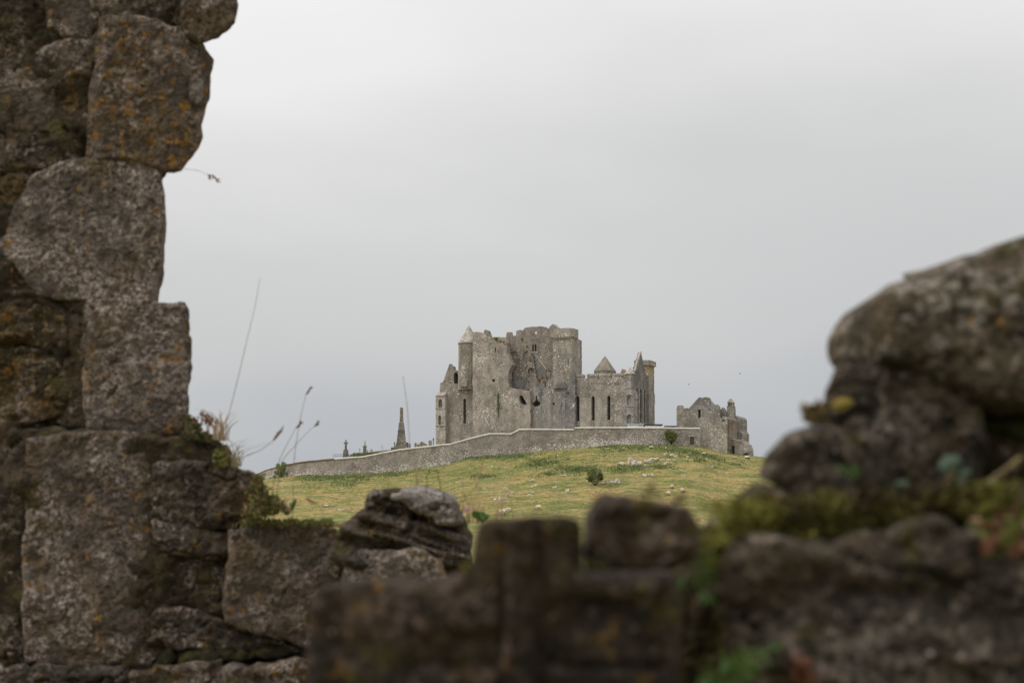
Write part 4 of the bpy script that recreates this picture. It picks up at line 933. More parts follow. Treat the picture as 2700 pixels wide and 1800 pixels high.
    for label, rocks in data:
        parts = []
        for r, x, y, w, h in rocks:
            p = hit(r, x, y); s = p[1] / F / REG[r][2]
            parts.append((p, max(.2, w * s * .92), max(.14, h * s * .72)))
        t = thing('limestone_outcrop', label, 'rock', tuple(parts[0][0]), 'limestone outcrops on the hillside')
        for p, w, h in parts:
            v, f = rock_mesh(rng, w * 1.08, max(.5, w * .8), h * 1.15); v = v + p - [0, 0, .05]
            obj('rock', v, f, M['limestone'], t)
build_outcrops()

# ------------------------------------------------------------------ bushes
def bush(label, r, x, yb, wpx, hpx, mat, n, seed, Y=None, size=.13):
    p = at(r, x, yb, Y) if Y else hit(r, x, yb)
    k = p[1] / F / REG[r][2]; w, h = wpx * k, hpx * k; rng = np.random.default_rng(seed)
    t = thing('bush', label, 'bush', tuple(p))
    lob = [(p + [0, 0, h * .48], (w * .42, w * .34, h * .44))]
    for i in range(13):
        a = rng.uniform(0, 2 * math.pi); e = rng.uniform(.2, 1.0)
        lob.append((p + [math.cos(a) * w * .34, math.sin(a) * w * .28, h * (.10 + .74 * e)], np.array([w, w * .9, h]) * rng.uniform(.12, .19)))
    v, f = leaf_cloud(lob, n, size, rng); obj('foliage', v, f, mat, t)
    mb = MB()
    for l in lob[:9]:
        mid = (p + l[0]) / 2 + rng.normal(0, .08, 3); mb.add(*tube([p - [0, 0, .2], mid, l[0]], [.09, .06, .02]))
    mb.build('stem', M['twig'], t)
bush('round green bush growing against the hilltop wall near the stone hall', 'K4', 855, 985, 250, 265, M['leaf'], 4200, 2, Y=423.2)
bush('dark bushy shrub standing on the open grassy slope beside white rocks', 'K6', 2180, 668, 270, 300, M['leaf_dark'], 2600, 3)

# ------------------------------------------------------------------ sheep
def sheep_proto(name, spine, legs, ears, label, group):
    """one skinned body: spine [(pos, radius)], leg chains, ears"""
    v, e, rr = [], [], []
    def add(p, r, prev=None):
        v.append(p); rr.append(r); i = len(v) - 1
        if prev is not None: e.append((prev, i))
        return i
    idx = []; pr = None
    for p, r in spine: pr = add(p, r, pr); idx.append(pr)
    for root, chain in legs:
        pr = idx[root]
        for p, r in chain: pr = add(p, r, pr)
    for root, chain in ears:
        pr = idx[root]
        for p, r in chain: pr = add(p, r, pr)
    me = bpy.data.meshes.new(name); me.from_pydata(v, e, []); me.materials.append(M['sheep'])
    o = bpy.data.objects.new(name, me); COL.objects.link(o)
    sk = o.modifiers.new('skin', 'SKIN'); me.skin_vertices or None
    for i, r in enumerate(rr): me.skin_vertices[0].data[i].radius = (r, r)
    me.skin_vertices[0].data[2].use_root = True
    sk.use_smooth_shade = True; ss = o.modifiers.new('sub', 'SUBSURF'); ss.levels = 1; ss.render_levels = 2
    dg = bpy.context.evaluated_depsgraph_get(); ev = bpy.data.meshes.new_from_object(o.evaluated_get(dg))
    ev.name = name; o.modifiers.clear(); o.data = ev
    if not ev.materials: ev.materials.append(M['sheep'])
    return tag(o, label, 'sheep', group)
def mat_sheep():
    t = NT('sheep_fleece'); s = t.n.new('ShaderNodeSeparateXYZ'); t.L(t.co, s.inputs[0])
    face = t.ramp(s.outputs[0], .60, .66); leg = t.ramp(s.outputs[2], .30, .22)
    col = t.mix(t.noise(14, 4, .6), (.56, .46, .36), (.74, .65, .53)); dark = t.math('MAXIMUM', face, leg)
    t.bump(t.noise(26, 3, .6), .8, .04)
    return t.done(t.mix(dark, col, (.16, .13, .11)))
def build_sheep():
    M['sheep'] = mat_sheep(); G = 'sheep scattered over the hillside'
    spine = [((-.52, 0, .60), .20), ((-.30, 0, .62), .30), ((0, 0, .62), .33), ((.28, 0, .62), .30), ((.46, 0, .60), .20), ((.60, 0, .42), .12), ((.72, 0, .24), .095), ((.80, 0, .12), .06)]
    leg = lambda x, y: [((x, y, .40), .11), ((x + (.04 if x > 0 else -.05), y, .22), .05), ((x + (.02 if x > 0 else .0), y, .02), .045)]
    stand = [(1, leg(-.34, .15)), (1, leg(-.34, -.15)), (3, leg(.30, .14)), (3, leg(.30, -.14))]
    ears = [(6, [((.66, .14, .30), .035)]), (6, [((.66, -.14, .30), .035)])]
    A = sheep_proto('sheep', spine, stand, ears, 'white sheep grazing side-on low on the slope, right of the mossy rock', G)
    spine2 = [((-.50, 0, .26), .20), ((-.28, 0, .30), .29), ((0, 0, .31), .31), ((.28, 0, .32), .28), ((.46, 0, .42), .17), ((.58, 0, .58), .12), ((.70, 0, .60), .095), ((.82, 0, .54), .06)]
    fold = lambda x, y, d: [((x, y, .10), .10), ((x + d, y * 1.25, .06), .06)]
    Bm = sheep_proto('sheep', spine2, [(1, fold(-.30, .22, .24)), (1, fold(-.30, -.22, .24)), (3, fold(.30, .18, .22)), (3, fold(.30, -.18, .22))],
                     [(5, [((.56, .15, .62), .035)]), (5, [((.56, -.15, .62), .035)])], 'white sheep lying in the grass below the tower\'s foot', G)
    spots = [('A', 'K6', 1345, 1030, 180, 1.0, None), ('B', 'K7', 1512, 300, 20, 1.0, None),
             ('A', 'K6', 897, 1068, 20, .95, 'right-hand sheep of the pair grazing just above the carved block'), ('A', 'K6', 815, 1102, 195, 1.1, 'left-hand sheep of the pair half hidden behind the carved block'),
             ('A', 'K7', 1232, 808, -70, 1.0, 'sheep with a dark face turned to the camera, rightmost of the lower three'), ('A', 'K7', 1083, 755, 100, .95, 'sheep seen from behind, uppermost of the lower three'),
             ('A', 'K7', 1037, 845, 175, .9, 'cream sheep side-on, lowest of the lower three'), ('B', 'K7', 800, 212, 10, .95, 'sheep lying under the hilltop wall left of the round bush'),
             ('B', 'K7', 1008, 222, -80, .8, 'small sheep with a dark face below the round bush'), ('B', 'K7', 2103, 350, 150, 1.25, 'large sheep resting beside the hall\'s ruined right corner'), ('B', 'K7', 1935, 345, 30, .7, 'small sheep lying below the hall doorway')]
    for i, (k, r, x, y, rz, s, label) in enumerate(spots):
        src = A if k == 'A' else Bm; o = src if i < 2 else src.copy()
        if i >= 2: COL.objects.link(o); o['label'] = label
        p = hit(r, x, y); o.location = tuple(p - [0, 0, .02]); o.rotation_euler = (0, 0, rad(rz)); o.scale = (s,) * 3
build_sheep()

# ------------------------------------------------------------------ birds
def build_birds():
    for i, (x, y, Y, label) in enumerate(((1951, 985, 260, 'tiny dark bird flying higher, right of the cathedral'), (1816, 1013, 300, 'tiny dark bird flying lower, just right of the cathedral gable'))):
        p = at('S', x, y, Y); t = thing('bird', label, 'bird', tuple(p), 'birds over the hill')
        spine = [(-.17, .01), (-.08, .035), (0, .05), (.08, .042), (.13, .03), (.17, .008)]
        v, f = tube([p + [a, 0, 0] for a, r in spine], [r for a, r in spine], 8); obj('body', v, f, M['bird'], t, True)
        for s in (-1, 1):
            w = [p + d for d in ([.07, s * .03, .02], [-.06, s * .03, .02], [-.05, s * .16, .08], [.05, s * .16, .09], [-.03, s * .30, .06], [.01, s * .30, .065])]
            w2 = [a + np.array([0, 0, .008]) for a in w]
            obj('wing', w + w2, [(0, 1, 2, 3), (3, 2, 4, 5), (9, 8, 7, 6), (11, 10, 8, 9), (0, 3, 9, 6), (3, 5, 11, 9), (1, 7, 8, 2), (2, 8, 10, 4), (4, 10, 11, 5)], M['bird'], t)
build_birds()

# ------------------------------------------------------------------ close stones: outline -> rounded, pitted block with real depth
def facets(P, size, seed):
    """broken rock: every cell of a jittered grid is a tilted plane of its own"""
    q_ = P / size; g = np.floor(q_); best = np.full(len(P), 1e9); val = np.zeros(len(P)); o = np.zeros(len(P), int)
    for dx in (-1, 0, 1):
        for dy in (-1, 0, 1):
            cx, cy = g[:, 0] + dx, g[:, 1] + dy
            jx = cx + _hash(cx, cy, o, seed); jy = cy + _hash(cx, cy, o, seed + 1); d = (q_[:, 0] - jx) ** 2 + (q_[:, 1] - jy) ** 2
            v = (_hash(cx, cy, o, seed + 2) - .5) + (q_[:, 0] - jx) * (_hash(cx, cy, o, seed + 3) * 2 - 1) * .9 + (q_[:, 1] - jy) * (_hash(cx, cy, o, seed + 4) * 2 - 1) * .9
            m = d < best; best[m] = d[m]; val[m] = v[m]
    return val
def sdf_poly(P, poly):
    """signed distance (inside positive) and nearest outline point"""
    n = len(poly); best = np.full(len(P), 1e9); near = np.zeros((len(P), 2)); ins = np.zeros(len(P), bool)
    for i in range(n):
        a, b = poly[i], poly[(i + 1) % n]; d = b - a; L2 = d @ d
        if L2 < 1e-14: continue
        t = np.clip(((P - a) @ d) / L2, 0, 1); c = a + t[:, None] * d; ds = np.linalg.norm(P - c, axis=1)
        m = ds < best; best[m] = ds[m]; near[m] = c[m]
        cr = ((a[1] > P[:, 1]) != (b[1] > P[:, 1])) & (P[:, 0] < (b[0] - a[0]) * (P[:, 1] - a[1]) / (b[1] - a[1] + 1e-15) + a[0])
        ins ^= cr
    return np.where(ins, best, -best), near
def block(name, outline, Y, depth, mat, parent=None, r='D', cell=None, rnd=.03, rough=.006, fs=9.0, wob=.004, seed=0, relief=None, tilt=(0, 0), corner=1, grow=0.0, shear=0.0, crumb=0.5, pits=1.0, layers=0.0, shearz=0.0, facet=0.0):
    """outline in photo pixels at distance Y; a closed mesh with rounded arrises, chips and pits"""
    cen = np.array([at(r, x, y, Y)[[0, 2]] for x, y in outline]).mean(0)
    if r == 'D':                                                  # stones cut by the picture edge run on beyond it
        outline = [(-430 if x <= -60 else 2950 if x >= 2480 else x, -430 if y <= -60 else y) for x, y in outline]
    poly = np.array([at(r, x, y, Y + rnd)[[0, 2]] for x, y in outline])
    if grow:
        dv = poly - poly.mean(0); poly = poly + dv / np.linalg.norm(dv, axis=1)[:, None] * grow
    for _ in range(corner):                                       # soften the traced corners
        poly = np.stack([poly * .8 + np.roll(poly, -1, 0) * .2, poly * .2 + np.roll(poly, -1, 0) * .8], 1).reshape(-1, 2)
    seg = []
    for i in range(len(poly)):                                    # ragged outline
        a, b = poly[i], poly[(i + 1) % len(poly)]; m = max(1, int(np.linalg.norm(b - a) / (wob * 2.2 + .002)))
        seg += [a + (b - a) * k / m for k in range(m)]
    poly = np.array(seg); q3 = np.c_[poly * fs * 2.2, np.full(len(poly), seed * 1.37)]
    wn = np.c_[fbm(q3, 4, seed + 3), fbm(q3 + 31, 4, seed + 7)]; poly = poly + wob * ((1 - crumb * .6) * wn + crumb * .6 * np.round(wn * 3.5) / 3.5)
    if cell is None: cell = Y * .0021
    lo, hi = poly.min(0) - cell, poly.max(0) + cell
    xs = np.arange(lo[0], hi[0] + cell, cell); zs = np.arange(lo[1], hi[1] + cell, cell)
    XX, ZZ = np.meshgrid(xs, zs); P = np.c_[XX.ravel(), ZZ.ravel()]; D, N = sdf_poly(P, poly)
    nx, nz = len(xs), len(zs); inside = (D > -cell * .0).reshape(nz, nx)
    c = inside[:-1, :-1] & inside[1:, :-1] & inside[:-1, 1:] & inside[1:, 1:]
    jj, ii = np.nonzero(c); b = jj * nx + ii; quads = np.stack([b, b + 1, b + nx + 1, b + nx], 1)
    if not len(quads): return block(name, outline, Y, depth, mat, parent, r, cell * .5, rnd, rough, fs, wob * .5, seed, relief, tilt, corner, grow, shear, crumb, pits, layers, shearz, facet)
    used = np.unique(quads); mp = -np.ones(nx * nz, int); mp[used] = np.arange(len(used)); quads = mp[quads]
    P, D, N = P[used], D[used], N[used]
    ed = np.concatenate([quads[:, [0, 1]], quads[:, [1, 2]], quads[:, [2, 3]], quads[:, [3, 0]]]); key = np.sort(ed, 1)
    _, inv, cnt = np.unique(key, axis=0, return_inverse=True, return_counts=True); be = ed[cnt[inv.ravel()] == 1]
    bv = np.unique(be); P[bv] = N[bv]; D[bv] = 0
    d = np.clip(D, 0, rnd) / rnd; y = rnd * (1 - np.sqrt(np.clip(1 - (1 - d) ** 2, 0, 1)))
    Q = np.c_[P[:, 0], P[:, 1], np.full(len(P), seed * 2.1)]
    y = y + rough * fbm(Q * fs, 5, seed + 11, .55) * (.35 + .65 * d)
    pit = fbm(Q * fs * 6.5, 2, seed + 23); zone = np.clip(fbm(Q * fs * .45 + 5, 3, seed + 61) * 1.4 + .45, 0, 1)
    y = y + rough * 1.5 * pits * np.clip(pit - .12, 0, 1) * d * zone                                   # pitted areas
    g = fbm(Q * fs * .55 + 3, 4, seed + 67); y = y + crumb * rough * 1.5 * (np.round(g * 3.5) / 3.5) * (.3 + .7 * d)   # flaked ledges
    rg = np.abs(fbm(Q * fs * .38 + 13, 4, seed + 71)); y = y + crumb * rough * 1.6 * np.clip(1 - rg / .045, 0, 1)     # cracks
    if facet:
        wp = P + .012 * np.c_[fbm(Q * 14, 3, seed + 81), fbm(Q * 14 + 7, 3, seed + 83)]; fz = facet / .012 * .055
        y = y + facet * (.8 * facets(wp, fz, seed) + .45 * facets(wp + 3.3, fz * .42, seed + 9)) * (.4 + .6 * d)
    if layers:
        lz = fbm(np.c_[P[:, 0] * 5, P[:, 1] * 30, np.full(len(P), seed * 1.3)], 4, seed + 73); y = y + layers * (.5 * lz + .5 * np.round(lz * 3) / 3)
    chip = fbm(Q * fs * .9 + 9, 3, seed + 29); y = y + np.clip(chip - .12, 0, 1) * max(rnd * 2.0, rough * 2.2) * np.clip(1 - D / (rnd * 2.2), 0, 1)   # chipped arrises
    if relief is not None: y = y + relief(P[:, 0], P[:, 1], D)
    y = y + tilt[0] * (P[:, 0] - cen[0]) + tilt[1] * (P[:, 1] - cen[1])
    V = np.c_[P[:, 0], Y + y, P[:, 1]]
    n = len(V); verts = [V]; faces = [quads]
    rows = 5; prev = np.full(n, -1); prev[bv] = bv; base = n; bi = {}
    cur = V[bv].copy(); last_ids = bv
    for k in range(1, rows + 1):
        ring = cur.copy(); ring[:, 1] = V[bv, 1] + (Y + depth - V[bv, 1]) * (k / rows)
        ring[:, 0] += shear * (depth * k / rows); ring[:, 2] += shearz * (depth * k / rows)
        if k < rows:
            nn = np.c_[ring[:, 0], ring[:, 2], ring[:, 1]] * fs; off = rough * .9
            ring[:, 0] += off * fbm(nn, 3, seed + 41); ring[:, 2] += off * fbm(nn + 20, 3, seed + 43)
        ids = np.arange(base, base + len(bv)); base += len(bv); verts.append(ring)
        m0 = -np.ones(n, int); m0[bv] = last_ids; m1 = -np.ones(n, int); m1[bv] = ids
        faces.append(np.stack([m0[be[:, 1]], m0[be[:, 0]], m1[be[:, 0]], m1[be[:, 1]]], 1)); last_ids = ids
    back = V.copy(); back[:, 1] = Y + depth; back[:, 0] += shear * depth; back[:, 2] += shearz * depth; mb = np.arange(base, base + n); mb[bv] = last_ids
    verts.append(back); faces.append(mb[quads][:, ::-1])
    return obj(name, np.concatenate(verts), np.concatenate(faces), mat, parent, smooth=True)

M['grey_facet'] = mat_rock('fresh_grey_limestone', (.15, .14, .135), (.21, .195, .19), pale=.3, orange=.05, off=44.0)
def build_left_wall():
    t = thing('ruined_wall', 'tall ruined wall of lichen-covered stone blocks rising at the left, stepping down to a low ledge', 'wall', tuple(at('D', 250, 1560, 6.3) * [1, 1, 0]))
    Y = 6.0; A, AO, AP, AD, RU, RG = M['ashlar'], M['ashlar_orange'], M['ashlar_pale'], M['ashlar_dark'], M['rubble'], M['rubble_grey']
    st = [  # name, outline, front distance, material, rounding, roughness
        ('dressed_stone', [(418, -60), (528, -60), (541, 15), (536, 50), (502, 80), (458, 93), (430, 78), (416, 40)], 5.97, A, .05, .010),
        ('dressed_stone', [(112, -60), (414, -60), (414, 56), (380, 50), (330, 38), (292, 28), (232, 32), (222, 62), (205, 84), (150, 82), (110, 62)], 6.02, A, .025, .010),
        ('rubble_stone', [(44, -60), (106, -60), (107, 20), (96, 52), (62, 70), (44, 60)], 6.06, RG, .03, .010),
        ('dressed_stone', [(232, 42), (290, 34), (340, 46), (420, 64), (455, 95), (475, 128), (470, 165), (466, 212), (455, 250), (451, 300), (440, 350), (412, 388), (375, 393), (330, 374), (240, 365), (192, 362), (196, 300), (206, 200), (226, 90)], 5.98, AO, .035, .010),
        ('dressed_stone', [(-60, 170), (50, 138), (100, 108), (170, 90), (222, 92), (205, 178), (165, 176), (120, 210), (112, 350), (100, 384), (60, 376), (-60, 384)], 6.02, A, .03, .010),
        ('rubble_stone', [(122, 222), (150, 185), (182, 192), (183, 250), (172, 320), (152, 354), (122, 372), (112, 340)], 6.04, RU, .03, .010),
        ('rubble_stone', [(-60, 110), (20, 92), (48, 96), (56, 120), (40, 132), (-60, 160)], 6.03, RU, .02, .008),
        ('rubble_stone', [(-60, 388), (60, 384), (76, 394), (40, 402), (-60, 400)], 6.05, RG, .012, .006),
        ('dressed_stone', [(72, 408), (120, 379), (200, 368), (290, 370), (368, 393), (370, 470), (366, 560), (354, 640), (346, 688), (290, 688), (200, 686), (140, 686), (92, 678), (64, 640), (40, 605), (0, 580), (-60, 570), (-60, 520), (20, 490), (52, 450)], 5.99, AP, .022, .009),
        ('rubble_stone', [(-60, 406), (64, 406), (58, 440), (30, 478), (-60, 515)], 6.03, RU, .03, .012),
        ('rubble_stone', [(-60, 584), (18, 602), (44, 624), (60, 650), (58, 678), (-60, 686)], 6.03, RU, .03, .012),
        ('rubble_stone', [(-60, 706), (60, 696), (128, 708), (150, 740), (156, 785), (110, 800), (50, 786), (-60, 798)], 6.00, RU, .04, .014),
        ('rubble_stone', [(-60, 806), (60, 800), (102, 803), (72, 813), (-60, 824)], 6.04, RG, .012, .006),
        ('rubble_stone', [(-60, 832), (60, 818), (110, 818), (140, 842), (146, 948), (100, 963), (40, 982), (-60, 978)], 6.00, RU, .035, .012),
        ('rubble_stone', [(154, 860), (180, 850), (187, 900), (188, 962), (164, 972), (152, 930)], 6.06, RG, .02, .008),
        ('dressed_stone', [(186, 691), (290, 690), (350, 695), (418, 702), (432, 716), (435, 780), (430, 850), (428, 930), (422, 984), (400, 992), (330, 990), (250, 988), (202, 984), (191, 930), (185, 860)], 5.98, AP, .03, .008),
        ('rubble_stone', [(60, 992), (130, 982), (196, 980), (206, 992), (120, 1002), (-60, 1012), (-60, 988)], 6.03, RG, .012, .006),
        ('dressed_stone', [(62, 1012), (150, 997), (332, 995), (346, 1010), (348, 1080), (346, 1200), (350, 1300), (345, 1400), (330, 1480), (270, 1518), (150, 1524), (60, 1514), (50, 1400), (55, 1250), (60, 1100)], 5.90, A, .03, .012),
        ('rubble_stone', [(-60, 1014), (40, 1006), (52, 1080), (46, 1250), (30, 1400), (-60, 1420)], 5.96, RG, .03, .012),
        ('rubble_stone', [(-60, 1428), (38, 1412), (48, 1520), (-60, 1528)], 5.92, AD, .03, .012),
        ('rubble_stone', [(350, 1012), (420, 1006), (490, 1010), (520, 1024), (528, 1058), (512, 1086), (440, 1068), (400, 1058), (352, 1050)], 5.95, AD, .03, .012),
        ('rubble_stone', [(352, 1066), (420, 1060), (500, 1066), (548, 1078), (585, 1100), (602, 1150), (575, 1192), (520, 1202), (470, 1206), (400, 1196), (352, 1182)], 5.88, AD, .05, .014),
        ('rubble_stone', [(352, 1196), (420, 1202), (500, 1216), (526, 1226), (522, 1278), (440, 1274), (380, 1264), (352, 1242)], 5.90, AD, .03, .012),
        ('rubble_stone', [(386, 1292), (440, 1290), (520, 1306), (522, 1368), (480, 1390), (412, 1380), (382, 1340)], 5.94, M['rock_dark'], .03, .010),
        ('dressed_stone', [(532, 1218), (600, 1209), (768, 1215), (776, 1290), (770, 1400), (752, 1500), (640, 1462), (560, 1446), (517, 1424), (526, 1350), (532, 1280)], 5.80, A, .02, .012),
        ('rubble_stone', [(352, 1400), (420, 1392), (515, 1432), (560, 1450), (640, 1470), (700, 1494), (600, 1492), (480, 1486), (400, 1490), (345, 1480)], 5.86, AD, .03, .012),
        ('rubble_stone', [(-60, 1534), (140, 1530), (282, 1526), (300, 1560), (285, 1680), (-60, 1680)], 5.84, AD, .03, .014),
        ('rubble_stone', [(302, 1545), (420, 1530), (505, 1526), (520, 1600), (510, 1680), (300, 1680)], 5.74, RG, .03, .014),
        ('rubble_stone', [(522, 1540), (620, 1526), (700, 1520), (790, 1540), (790, 1680), (524, 1680)], 5.70, AP, .04, .016),
        ('dressed_stone', [(806, 1282), (850, 1266), (960, 1266), (1012, 1292), (1030, 1340), (1020, 1420), (900, 1440), (790, 1430), (792, 1330)], 5.45, AP, .04, .012),
        ('rubble_stone', [(1030, 1330), (1100, 1320), (1250, 1330), (1260, 1450), (1040, 1450)], 5.70, A, .03, .012)]
    for i, (nm, ol, y, m, rn, ro) in enumerate(st):
        ax = lambda px: at('D', px, 500, y)[0]
        rel = {3: lambda x, z, D: .75 * np.clip(x - ax(405), 0, 1) + .55 * np.clip(ax(226) - x, 0, 1), 8: lambda x, z, D: .35 * np.clip(ax(60) - x, 0, 1) - .012 * np.exp(-((x - ax(330)) / .05) ** 2),
               15: lambda x, z, D: .7 * np.clip(ax(216) - x, 0, 1), 17: lambda x, z, D: .5 * np.clip(ax(92) - x, 0, 1) - .02 * np.exp(-((x - ax(255)) / .05) ** 2) + .25 * np.clip(x - ax(290), 0, 1)}.get(i)
        block(nm, ol, y, .62, m, t, rnd=rn * (.32 if nm == 'dressed_stone' else .30), rough=ro * (.8 if nm == 'dressed_stone' else 1.15), seed=i + 1, wob={3: .013, 8: .010}.get(i, .007 if nm == 'dressed_stone' else .012), cell=.0066, fs=10.5, relief=rel, corner=0, grow=.011, shear=-.21, crumb=.45 if nm == 'dressed_stone' else 1.0, pits=.75 if nm == 'dressed_stone' else .5, shearz={0: .33, 1: .33, 3: .27}.get(i, 0.0), layers=0 if nm == 'dressed_stone' else .008, facet=.004 if nm == 'dressed_stone' else .014)
    block('rubble_stone', [(430, 182), (452, 176), (468, 190), (467, 216), (458, 246), (436, 236)], 6.0, .4, M['grey_facet'], t, rnd=.008, rough=.008, seed=44, wob=.006, cell=.006, shear=-.21)
    # core and bedding mortar
    for i, (ol, y) in enumerate((([(-80, -80), (400, -80), (412, 60), (425, 240), (360, 372), (330, 520), (325, 700), (-80, 700)], 6.02), ([(-80, 640), (330, 670), (405, 720), (405, 990), (-80, 1010)], 6.02),
                                 ([(-80, 960), (330, 990), (505, 1022), (560, 1130), (520, 1220), (735, 1235), (740, 1720), (-80, 1720)], 5.93), ([(690, 1218), (800, 1236), (1000, 1270), (1280, 1345), (1280, 1720), (690, 1720)], 5.84))):
        block('mortar', ol, y, .55, M['mortar'], t, rnd=.02, rough=.020, fs=8, seed=60 + i, wob=.01, cell=.012, shear=-.21, crumb=1.0)
    # wall carried down to the ground below the picture
    a, b = at('D', -80, 1700, 5.9), at('D', 1280, 1700, 5.9)
    block('footing', [(-80, 1640), (1280, 1640), (1290, 2000), (1290, 3060), (-80, 3060)], 5.92, .62, M['rubble_grey'], t, rnd=.05, rough=.03, fs=4, seed=70, cell=.04, shear=-.21)
build_left_wall()

def build_sill_rock():
    ol = [(766, 1322), (754, 1255), (772, 1222), (830, 1172), (838, 1140), (858, 1124), (900, 1121), (965, 1119), (1015, 1124), (1050, 1146), (1060, 1180), (1072, 1206), (1086, 1216), (1082, 1288), (1056, 1308), (920, 1300), (780, 1330)]
    def rel(x, z, D):                                               # bedding layers slanting down to the right
        w = z * 1.0 + x * .32; s = fbm(np.c_[w * 36, x * 4, 0 * x], 3, 77); return .030 * s + .022 * np.round(s * 2.5) / 2.5 + .02 * np.clip(fbm(np.c_[x * 7, z * 7, 0 * x], 3, 5), 0, 1)
    o = block('boulder', ol, 5.52, .5, M['rock_dark'], None, rnd=.04, rough=.018, fs=7, seed=81, wob=.014, cell=.008, relief=rel, tilt=(.25, .3), shear=-.06, crumb=1.0, corner=0, facet=.016)
    tag(o, 'dark layered rock with a pale weathered top lying on the low wall ledge', 'rock')
    top = [(892, 1140), (905, 1126), (940, 1121), (1010, 1124), (1048, 1146), (1058, 1182), (1068, 1206), (1010, 1205), (985, 1188), (950, 1176), (925, 1156)]
    o = block('pale_crust', top, 5.50, .30, M['crust'], o, rnd=.03, rough=.018, fs=9, seed=83, wob=.010, cell=.008, tilt=(.15, .45), shear=-.06, crumb=1.0)
M['crust'] = mat_rock('pale_weathered_limestone', (.13, .12, .108), (.26, .245, .23), pale=.9, orange=.05, off=50, palec=(.43, .41, .395))
build_sill_rock()

